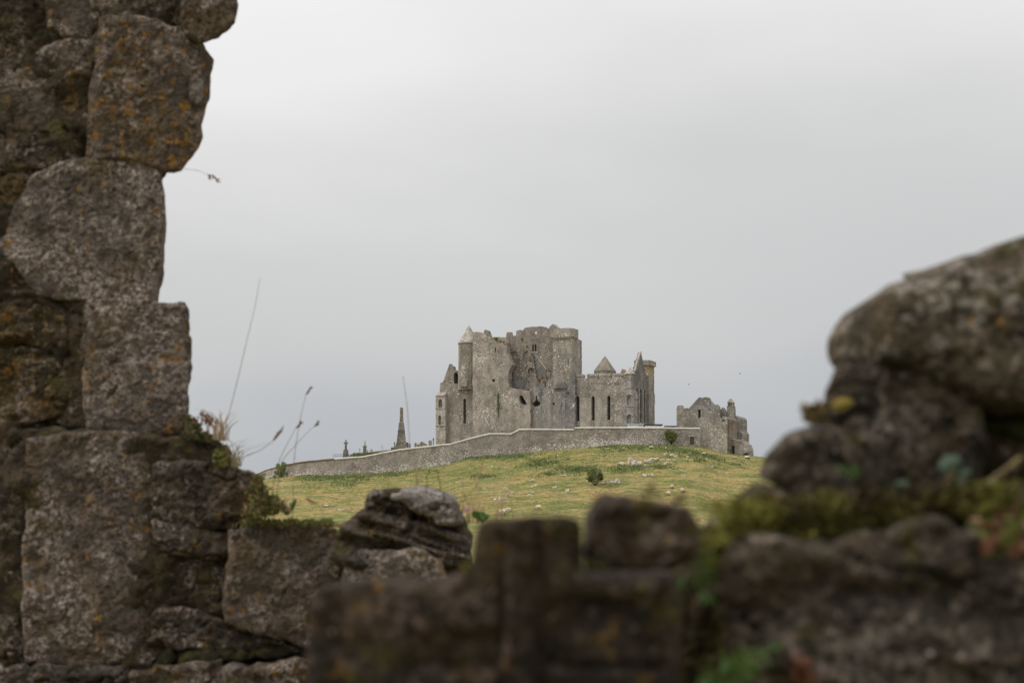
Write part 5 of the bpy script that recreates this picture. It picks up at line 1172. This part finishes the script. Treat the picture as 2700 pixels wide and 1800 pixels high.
# ------------------------------------------------------------------ near wall on the right, carved block in the middle
def build_near():
    t = thing('near_wall', 'close blurred wall of mossy dark stones with a big boulder at the right edge', 'wall', tuple(at('D', 2000, 1500, 2.0) * [1, 1, 0]))
    NS, NB = M['near_stone'], M['near_boulder']
    def rb(x, z, D): return .012 * fbm(np.c_[x * 9, z * 24, 0 * x], 4, 91)
    block('boulder', [(2480, 505), (2380, 525), (2310, 542), (2262, 566), (2180, 588), (2122, 600), (2095, 628), (2030, 662), (1970, 700), (1936, 735), (1924, 778), (1928, 818), (1990, 848), (2080, 862), (2150, 886), (2200, 922), (2300, 952), (2480, 965)],
          1.92, .42, NB, t, rnd=.05, rough=.008, fs=11, seed=101, shear=.25, crumb=.6, wob=.005, pits=.4, facet=.009, cell=.0052, tilt=(0, .2))
    block('stone', [(1884, 1010), (1890, 940), (1900, 890), (1910, 842), (1936, 822), (2010, 838), (2110, 850), (2250, 930), (2260, 1100), (2100, 1150), (1960, 1130), (1880, 1110)], 1.94, .34, NS, t, rnd=.010, rough=.007, fs=13, seed=103, shear=.27, crumb=1.0, pits=.4, corner=0, facet=.011, cell=.005, wob=.006)
    block('stone', [(2120, 960), (2210, 935), (2300, 965), (2480, 985), (2480, 1150), (2100, 1160), (2060, 1090)], 2.0, .34, M['near_mossy'], t, rnd=.02, rough=.010, fs=14, seed=105, shear=.27, crumb=.9, cell=.006, facet=.012)
    block('stone', [(1742, 1100), (1754, 1044), (1798, 1004), (1866, 974), (1905, 985), (1990, 1040), (2010, 1140), (1890, 1160), (1800, 1146)], 1.86, .34, NS, t, rnd=.010, rough=.007, fs=13, seed=107, shear=.27, crumb=1.0, pits=.4, corner=0, facet=.010, cell=.005, wob=.007)
    block('stone', [(1664, 1160), (1700, 1122), (1742, 1096), (1800, 1130), (1840, 1160), (1790, 1180), (1700, 1190)], 1.83, .34, M['near_mossy'], t, rnd=.010, rough=.007, fs=13, seed=109, shear=.27, crumb=1.0, pits=.4, corner=0, facet=.008, cell=.005, wob=.007)
    block('stone', [(1662, 1310), (1690, 1256), (1735, 1230), (1790, 1226), (1850, 1250), (1885, 1238), (1925, 1250), (1960, 1222), (2040, 1212), (2090, 1190), (2150, 1182), (2200, 1206), (2260, 1200), (2480, 1214), (2480, 1680), (1700, 1680), (1672, 1560), (1684, 1450), (1668, 1380)], 1.612, .5, NS, t, rnd=.014, rough=.008, fs=14, seed=111, shear=.29, crumb=.9, facet=.010, corner=0, pits=.5, cell=.0055, wob=.006, relief=rb)
    block('core', [(1470, 1345), (1560, 1250), (1660, 1180), (1860, 1080), (1960, 1060), (2060, 1000), (2480, 960), (2480, 1720), (1470, 1720)], 2.02, .3, M['mortar'], t, rnd=.02, rough=.02, fs=9, seed=113, shear=.29, crumb=.9, cell=.009)
    block('footing', [(690, 1690), (2480, 1690), (2480, 3000), (2480, 5000), (690, 5000), (690, 3000)], 1.64, .6, M['rubble_grey'], t, rnd=.04, rough=.02, fs=5, seed=115, shear=.29, crumb=.9, cell=.02)
    # carved stepped block: mouldings cut in its face
    Yb = 1.42
    X = lambda px: at('D', px, 1400, Yb)[0]
    Zp = lambda py: at('D', 1200, py, Yb)[2]
    def rel(x, z, D):
        y = 0 * x
        g = lambda c, w: np.exp(-((x - X(c)) / w) ** 2); h = lambda c, w: np.exp(-((z - Zp(c)) / w) ** 2)
        st_ = lambda v, e: 1 / (1 + np.exp(-np.clip(v / e, -40, 40))); e = .0014
        y += .010 * g(1153, .003) + .011 * g(1235, .003) + .008 * g(1322, .003) * (z > Zp(1320))
        y -= .006 * st_(x - X(1156), e) * st_(X(1232) - x, e)                                       # raised rib from top to bottom
        y += .010 * st_(x - X(943), e) * st_(X(1148) - x, e) * st_(Zp(1452) - z, e) * st_(z - Zp(1526), e)
        y += .007 * st_(x - X(1250), e) * st_(X(1532) - x, e) * st_(Zp(1372) - z, e) * st_(z - Zp(1524), e)
        y += .013 * h(1532, .004) * (((x > X(930)) & (x < X(1146))) | ((x > X(1246)) & (x < X(1535)))) + .005 * g(941, .0025) * (z < Zp(1400))
        return y
    o = block('carved_stone', [(706, 1690), (704, 1420), (714, 1352), (760, 1341), (900, 1340), (1020, 1332), (1082, 1302), (1090, 1220), (1104, 1194), (1180, 1186), (1326, 1186), (1336, 1200), (1338, 1300), (1352, 1312), (1540, 1318), (1566, 1334), (1566, 1690)],
              Yb, .15, M['carved'], None, rnd=.006, rough=.004, fs=22, seed=121, wob=.0015, cell=.0042, relief=rel)
    tag(o, 'dark stepped block with carved grooves, blurred in the middle foreground', 'carved stone')
    o = block('stone', [(1350, 1242), (1358, 1184), (1388, 1148), (1440, 1142), (1520, 1148), (1588, 1172), (1612, 1202), (1606, 1262), (1582, 1302), (1470, 1313), (1400, 1306), (1356, 1284)], 1.50, .16, M['loose_stone'], None, rnd=.008, rough=.007, fs=20, facet=.008, seed=123, wob=.006, crumb=1.0, corner=0, cell=.004)
    tag(o, 'loose brown stone with a pale right end resting on the carved block', 'stone')
    # moss on the ledges
    def moss(label, ol, Y, dep, mat, seed, rn=.02, rough=.016, tilt=(0, 0), shear=.15):
        o = block('moss', ol, Y, dep, mat, None, rnd=rn, rough=rough, fs=20, seed=seed, wob=min(.012, rough * .8), cell=Y * .003, tilt=tilt, shear=shear, crumb=.3); tag(o, label, 'moss', kind='stuff')
    moss('thick yellow green moss on the ledge of the near wall', [(1598, 1250), (1630, 1200), (1700, 1165), (1800, 1150), (1900, 1150), (2100, 1136), (2260, 1126), (2480, 1112), (2480, 1206), (2250, 1194), (2150, 1180), (2070, 1200), (2040, 1222), (1985, 1215), (1940, 1248), (1890, 1232), (1850, 1262), (1800, 1240), (1740, 1246), (1690, 1270), (1664, 1330), (1625, 1330), (1596, 1290)], 1.665, .33, M['moss'], 131, .010, .012, (0, 1.1))
    growth_on('moss', 'fuzzy yellow and brown moss tufts along the near wall ledge', 'moss', [(at('D', x, y - 18, 1.665), .045, .014) for x, y in ((1640, 1250), (1700, 1190), (1740, 1200), (1800, 1180), (1850, 1200), (1900, 1170), (1960, 1180), (2020, 1165), (2080, 1160), (2140, 1150), (2200, 1150), (2260, 1150), (2320, 1145), (1980, 1215), (1830, 1235))], 2200, .005, M['moss'], 77, .03)['kind'] = 'stuff'
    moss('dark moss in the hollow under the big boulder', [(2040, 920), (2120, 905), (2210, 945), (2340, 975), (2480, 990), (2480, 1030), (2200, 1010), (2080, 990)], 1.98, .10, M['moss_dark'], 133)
    moss('brown green moss over the lower left stones of the near wall', [(1888, 1002), (1902, 990), (1915, 1012), (1872, 1060), (1818, 1132), (1786, 1140), (1812, 1072)], 1.85, .06, M['moss'], 135, .012, .006)
    moss('strip of yellow moss along the step of the carved block', [(930, 1338), (1000, 1330), (1060, 1300), (1084, 1285), (1086, 1302), (1030, 1332), (940, 1344)], 1.415, .25, M['moss'], 137, .006, .003)
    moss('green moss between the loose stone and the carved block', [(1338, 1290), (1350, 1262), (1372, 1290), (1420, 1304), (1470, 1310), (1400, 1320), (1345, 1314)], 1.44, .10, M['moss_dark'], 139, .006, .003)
    moss('dark green moss on the low shelf of the left wall', [(300, 1530), (360, 1512), (470, 1488), (600, 1470), (700, 1490), (706, 1506), (560, 1512), (420, 1526), (330, 1540)], 5.80, .2, M['moss_shelf'], 141, .012, .03, (0, 1.3), 0)
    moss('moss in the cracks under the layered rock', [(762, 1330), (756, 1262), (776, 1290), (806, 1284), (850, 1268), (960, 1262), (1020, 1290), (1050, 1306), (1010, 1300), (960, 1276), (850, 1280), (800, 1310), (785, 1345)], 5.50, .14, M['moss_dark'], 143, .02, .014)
M['near_mossy'] = mat_rock('near_mossy_stone', (.034, .027, .017), (.070, .056, .036), pale=.3, orange=.3, moss=.6, off=35.0, k=1.3, blot=.8)
M['moss_shelf'] = mat_moss('shelf_moss', (.022, .017, .008), (.045, .038, .010), (.085, .072, .014))
build_near()

# ------------------------------------------------------------------ plants on the near stones
def blades(mb, base, n, h, w, rng, spread=.03, lean=.5, up=1.0):
    for _ in range(n):
        b = np.asarray(base) + [rng.normal(0, spread), rng.normal(0, spread * .6), 0]; d = np.array([rng.normal(0, lean), rng.normal(0, lean * .5), 0]); L = h * rng.uniform(.5, 1.1)
        pts = [b, b + (d * .25 + [0, 0, up]) * L * .45, b + (d * .75 + [0, 0, up * .9]) * L * .8, b + (d * 1.4 + [0, 0, up * .75]) * L]
        P = spline(pts, 3); m = len(P); side = np.array([1, .2, 0]); v = []; f = []
        for i, p in enumerate(P):
            ww = w * (1 - (i / (m - 1)) ** 1.5) + .0002; v += [p - side * ww / 2, p + side * ww / 2 + [0, -ww * .25, 0]]
        for i in range(m - 1): f.append((2 * i, 2 * i + 1, 2 * i + 3, 2 * i + 2))
        mb.add(v, f)
def leaf(mb, base, tip, width, droop=0.0, n=5):
    base, tip = np.asarray(base, float), np.asarray(tip, float); ax = tip - base; L = np.linalg.norm(ax)
    s = np.cross(ax, [0.15, 1, .25]); s /= np.linalg.norm(s) + 1e-9; nn = np.cross(s, ax); nn /= np.linalg.norm(nn); v, f = [], []
    for i in range(n + 1):
        u = i / n; c = base + ax * u - np.array([0, 0, droop * L * u * u]); w = width * math.sin(math.pi * min(1, .06 + .94 * u)) ** .8 / 2 + .0001
        v += [c - s * w + nn * w * .3, c, c + s * w + nn * w * .3]
    for i in range(n):
        for k in (0, 1): f.append((3 * i + k, 3 * i + k + 1, 3 * i + 4 + k, 3 * i + 3 + k))
    mb.add(v, f)
def stalk(label, pts, r, Y, rad_=.0013, head=None, mat='straw', group='grass stalks on the ruined walls'):
    P = [at(r, x, y, Y) for x, y in pts]; t = thing('grass_stalk', label, 'grass stalk', tuple(P[0]), group)
    sp = spline(P, 6); n = len(sp); obj('stem', *tube(sp, [rad_ * (1.15 - .6 * i / n) for i in range(n)], 5), M[mat], t)
    for hd in (head or []):
        a, b = at(r, *hd[0], Y), at(r, *hd[1], Y); mb = MB(); rng = np.random.default_rng(int(hd[0][0])); L = np.linalg.norm(b - a)
        mb.add(*tube([a, a + (b - a) * .3, a + (b - a) * .7, b], [L * .05, L * .10, L * .085, L * .02], 6))
        for k in range(14):
            u = rng.random() * .9; c = a + (b - a) * u; d = (b - a) / L * .012 + rng.normal(0, .005, 3); leaf(mb, c, c + d, .004, 0, 3)
        mb.build('seed_head', M['seed'], t)
def build_plants():
    rng = np.random.default_rng(21); Y = 5.95
    stalk('tall thin bare stalk rising from the ledge plants past the left wall', [(505, 1012), (515, 985), (531, 930), (548, 862), (565, 790), (580, 728), (590, 682), (597, 638)], 'D', Y, .0014)
    stalk('tallest brown seeded stalk standing left of the ivy', [(1470, 1300), (1475, 1000), (1482, 750), (1515, 490), (1555, 290), (1592, 140)], 'G', 6.2, .0016, [((1592, 140), (1640, 68))])
    stalk('left stalk of the crossing pair with a brown seed head', [(1240, 1300), (1290, 980), (1342, 760), (1420, 590), (1496, 452)], 'G', 6.2, .0016, [((1496, 452), (1552, 394))])
    stalk('right stalk of the crossing pair with a brown seed head', [(1300, 1300), (1330, 1000), (1374, 755), (1480, 620), (1600, 490), (1664, 436)], 'G', 6.2, .0014, [((1664, 436), (1706, 396))])
    stalk('curved grass stalk bowing out over the sky from the wall step', [(890, 790), (960, 735), (1050, 700), (1180, 642), (1290, 560), (1365, 468), (1385, 415)], 'G', Y, .0015, [((1290, 560), (1372, 455))])
    stalk('dry stalk drooping from the underside of the orange block', [(1235, 1160), (1300, 1168), (1370, 1178), (1430, 1204), (1462, 1205)], 'L1', 5.95, .0010, [((1430, 1202), (1446, 1222)), ((1462, 1205), (1503, 1250))])
    stalk('pale thin stalk in front of the tall monument', [(1385, 900), (1350, 700), (1330, 620), (1318, 540), (1300, 260), (1285, 130), (1262, -30)], 'M', 6.12, .0017)
    stalk('straw stalk rising above the left end of the layered rock', [(1142, 1180), (1140, 860), (1118, 700), (1088, 545)], 'M', 6.12, .0020)
    stalk('thick dry stalk rising behind the layered rock', [(1395, 1000), (1385, 860), (1380, 780), (1378, 700)], 'M', 6.12, .0022)
    stalk('green stem bending left behind the layered rock', [(1470, 960), (1462, 860), (1450, 780), (1400, 735), (1372, 718)], 'M', 6.12, .0022, mat='green_stem')
    stalk('green stem at the right behind the layered rock', [(1572, 950), (1570, 870), (1556, 800), (1535, 745)], 'M', 6.12, .0022, mat='green_stem')
    stalk('straw stalk leaning in front of the hilltop wall\'s middle', [(1860, 900), (1900, 760), (1930, 650), (1958, 560)], 'M', 5.2, .0026)
    stalk('short straw stalk right of the layered rock', [(1765, 1100), (1760, 960), (1755, 800)], 'M', 5.3, .0020)
    stalk('small brown seed head above the ledge grass', [(640, 1290), (600, 1100), (520, 1020), (470, 985)], 'M', 6.0, .0012, [((460, 978), (530, 1020))])
    # grass tufts
    def tuft(label, r, x, y, Y, n, h, w, mat, spread=.03, lean=.5):
        b = at(r, x, y, Y); mb = MB(); blades(mb, b, n, h, w, rng, spread, lean); o = mb.build('grass_tuft', M[mat], None); tag(o, label, 'grass tuft', 'grass tufts on the ruined walls')
    tuft('dry grass tuft on the highest step of the left wall', 'G', 800, 560, 5.92, 34, .15, .004, 'straw', .025, .5)
    tuft('arching dry yellow grass tuft springing from the second wall step', 'G', 915, 800, 5.88, 30, .13, .0035, 'herb_straw', .02, 1.3)
    tuft('grass clump behind the layered rock\'s right shoulder', 'M', 1790, 1190, 5.62, 34, .17, .003, 'straw', .07, .35)
    mb = MB()
    for k in range(20): blades(mb, at('D', 560 + 13 * k, 1211, 5.86 + .02 * (k % 4)), 13, .035, .0035, rng, .022, .7)
    tag(mb.build('ledge_grass', M['herb_straw'], None), 'short green grass fringing the flat ledge left of the layered rock', 'grass', kind='stuff')
    mb = MB()
    for k in range(9): blades(mb, at('D', 575 + 9 * k, 1180 - 3 * (k % 3), 5.80), 10, .07, .004, rng, .02, .8)
    tag(mb.build('ledge_grass', M['straw'], None), 'longer dry grass mixed into the herb on the ledge', 'grass', kind='stuff')
    # ledge growth
    def clump(name, label, cat, r, spots, Y, n, size, mats, depth=.05):
        t = thing(name, label, cat, tuple(at(r, spots[0][0], spots[0][1], Y))); 
        for nm, m, fr in mats:
            mb = MB()
            for _ in range(int(n * fr)):
                x, y, rr = spots[rng.integers(len(spots))]; p = at(r, x + rng.normal(0, .45) * rr, y + rng.normal(0, .35) * rr, Y + rng.uniform(-depth, depth))
                d = rng.normal(0, 1, 3); d[2] = abs(d[2]) + .3; d /= np.linalg.norm(d); leaf(mb, p, p + d * size * rng.uniform(.6, 1.4), size * .5, .2, 3)
            mb.build(nm, M[m], t)
    clump('stonecrop', 'red and dark green stonecrop growing in the joint beside the upper block', 'plant', 'G', [(500, 440, 50), (540, 430, 50), (580, 440, 50), (480, 520, 40), (540, 510, 60), (600, 510, 60), (650, 530, 50), (690, 545, 40), (490, 350, 22), (560, 390, 30)], 5.9, 700, .016, [('leaves', 'sedum', .6), ('red_leaves', 'herb_red', .22), ('green_leaves', 'herb', .18)])
    mb = MB(); t = thing('flower_stem', 'dried reddish flower stem nodding above the stonecrop', 'flower', tuple(at('G', 780, 540, 5.93)))
    P = [at('G', x, y, 5.93) for x, y in ((780, 540), (760, 470), (725, 410), (690, 360), (640, 330))]; obj('stem', *tube(spline(P, 5), .0022, 5), M['straw'], t)
    for _ in range(90):
        k = rng.random(); c = P[2] * (1 - k) + P[4] * k + rng.normal(0, .008, 3); leaf(mb, c, c + rng.normal(0, .008, 3), .006, 0, 3)
    mb.build('flower_head', M['herb_red'], t)
    clump('herb', 'small leafy plant rooted on the second step of the left wall', 'plant', 'G', [(800, 720, 40), (820, 760, 45), (770, 690, 30), (800, 790, 30)], 5.86, 160, .022, [('leaves', 'herb', .8), ('red_leaves', 'herb_red', .2)])
    clump('herb', 'bushy brown and green herb spilling over the ledge under the left wall', 'plant', 'G', [(1140, 1000, 70), (1160, 1080, 90), (1200, 1120, 90), (1240, 1160, 90), (1280, 1140, 70), (1150, 1180, 90), (1080, 1230, 80), (1320, 1180, 50), (1200, 1200, 90), (1150, 930, 40)], 5.78, 1900, .018, [('leaves', 'herb', .42), ('brown_leaves', 'herb_brown', .53), ('red_leaves', 'herb_red', .05)], .08)
    clump('ledge_herbs', 'low green and reddish ground plants along the flat ledge', 'ground cover', 'G', [(1030 + 55 * k, 1338 - (k % 3) * 10 - 14 * (k < 4), 40) for k in range(15)], 5.84, 2000, .013, [('leaves', 'herb', .55), ('brown_leaves', 'herb_brown', .38), ('red_leaves', 'herb_red', .07)], .10)
    for o in [o for o in bpy.data.objects if o.name.startswith('ledge_herbs')]: o['kind'] = 'stuff'
    # broad leaf plant by the ledge
    t = thing('broadleaf_plant', 'plant with one upright broad green leaf on the flat ledge', 'plant', tuple(at('G', 1420, 1250, 5.9)))
    for (a, b, w, m) in (((1420, 1240), (1505, 1090), .020, 'fern'), ((1400, 1245), (1410, 1120), .010, 'glaucous'), ((1430, 1245), (1375, 1190), .016, 'herb')):
        mb = MB(); leaf(mb, at('G', *a, 5.9), at('G', *b, 5.88), w, 0, 8); mb.build('leaf', M[m], t)
    t = thing('clover_flower', 'small pink flower with green leaves right of the layered rock', 'flower', tuple(at('M', 1795, 1180, 5.4)))
    c = at('M', 1795, 1085, 5.4); mb = MB()
    for _ in range(60):
        d = rng.normal(0, 1, 3); d /= np.linalg.norm(d); leaf(mb, c, c + d * .011, .004, 0, 3)
    mb.build('flower_head', M['petal'], t); obj('stem', *tube([at('M', 1800, 1200, 5.4), at('M', 1798, 1140, 5.4), c], .0016, 5), M['green_stem'], t)
    mb = MB()
    for a in ((1850, 1075), (1930, 1085), (1980, 1110), (1890, 1130), (1940, 1140)): leaf(mb, at('M', 1870, 1150, 5.4), at('M', *a, 5.38), .028, .1, 6)
    mb.build('leaves', M['fern'], t)
    # ferns on the near stones
    def fern(label, r, fronds, Y, size, mat='fern'):
        t = thing('fern', label, 'fern', tuple(at(r, *fronds[0][0], Y)), 'ferns in the joints of the near stones')
        for pts in fronds:
            P = spline([at(r, x, y, Y - .02 * i) for i, (x, y) in enumerate(pts)], 6); mb = MB(); n = len(P); mb.add(*tube(P, .0012, 5))
            for i in range(2, n, 3):
                ax = P[i] - P[i - 1]; ax /= np.linalg.norm(ax); sd = np.cross(ax, [0, 1, 0]); sd /= np.linalg.norm(sd); L = size * math.sin(math.pi * (.12 + .86 * i / n)) ** .7
                for s in (-1, 1): leaf(mb, P[i], P[i] + (sd * s + ax * .55) * L, L * .27, .15, 4)
            mb.build('frond', M[mat], t)
    fern('bright green fern in the gap between carved block and big stone', 'R2', [[(330, 830), (320, 740), (360, 640), (420, 570)], [(330, 830), (390, 760), (400, 700)], [(330, 830), (390, 880), (395, 905)]], 1.62, .010)
    fern('pale green fern sprig hanging beside the carved block', 'R2', [[(250, 760), (190, 800), (150, 840), (110, 870)], [(230, 780), (190, 860), (165, 900)]], 1.56, .010, 'fern')
    fern('large fern at the bottom edge beside the dark gap', 'R2', [[(470, 1480), (560, 1360), (660, 1270), (840, 1170)], [(480, 1480), (590, 1330), (640, 1200)], [(480, 1470), (430, 1390), (340, 1370)], [(500, 1480), (560, 1300), (480, 1270)]], 1.53, .015)
    fern('small bright fern sprig under the boulder\'s dark hollow', 'R2', [[(1330, 130), (1270, 95), (1200, 75)], [(1330, 130), (1300, 80)]], 1.83, .008)
    # pale leaves, dry stalk, red herb and yellow leaf on the near wall
    t = thing('pale_plant', 'pale blue green leaves sprouting from the moss of the near wall', 'plant', tuple(at('R2', 1650, 260, 1.72)))
    for x, y, w in ((1590, 195, .019), (1890, 45, .022), (1985, 110, .012), (1960, 160, .008)):
        a = at('R2', x, y, 1.70); mb = MB(); leaf(mb, a - [w * .5, 0, w * .3], a + [w * .5, -.01, w * .3], w * .8, .1, 6); mb.build('leaf', M['glaucous'], t)
    mb = MB()
    for a, b in (((1590, 260), (1590, 200)), ((1860, 220), (1900, 60)), ((1985, 230), (1985, 115))): mb.add(*tube([at('R2', *a, 1.73), at('R2', *b, 1.705)], .0015, 5))
    mb.build('stem', M['green_stem'], t)
    stalk('thick dry stalk lying across the moss at the right edge', [(2040, 235), (2140, 170), (2240, 90), (2340, 10)], 'R2', 1.66, .0040, mat='herb_brown')
    stalk('second dry stem leaning in the moss of the near wall', [(1770, 260), (1850, 190), (1920, 130)], 'R2', 1.69, .0022, mat='herb_brown')
    clump('red_herb', 'red and green leaved herb hanging at the right edge of the near wall', 'plant', 'R2', [(2150, 540, 60), (2200, 470, 60), (2250, 480, 80), (2290, 560, 80), (2150, 600, 40), (2320, 430, 60), (2090, 450, 30)], 1.585, 240, .014, [('leaves', 'herb', .55), ('red_leaves', 'herb_red', .45)], .02)
    clump('red_herb', 'single rust red sprig at the bottom edge on the big near stone', 'plant', 'R2', [(975, 1290, 24), (980, 1330, 26), (970, 1370, 26), (985, 1400, 24)], 1.585, 60, .014, [('red_leaves', 'herb_red', 1.0)], .01)
    clump('moss_sprig', 'spiky moss sprig on the near wall\'s outer edge against the sky', 'moss', 'R', [(730, 1130, 24), (760, 1110, 20), (740, 1170, 30), (700, 1120, 12)], 1.88, 60, .016, [('leaves', 'herb_brown', 1.0)], .01)
    clump('grass_sprig', 'wispy dry sprigs on top of the loose brown stone', 'plant', 'R2', [(40, 240, 30), (230, 285, 26)], 1.55, 22, .010, [('leaves', 'herb_brown', .6), ('green_leaves', 'herb', .4)], .02)
    mb = MB(); c = at('R', 893, 1068, 1.915); leaf(mb, c - [.013, 0, .003], c + [.013, -.003, .002], .016, 0, 8); mb.v += [tuple(np.array(p) + [0, .0015, 0]) for p in mb.v]; n = len(mb.v) // 2; mb.f += [tuple(i + n for i in f[::-1]) for f in mb.f]
    o = mb.build('fallen_leaf', M['yellow_leaf']); tag(o, 'yellow oval leaf stuck on the dark stone below the boulder', 'leaf')
build_plants()
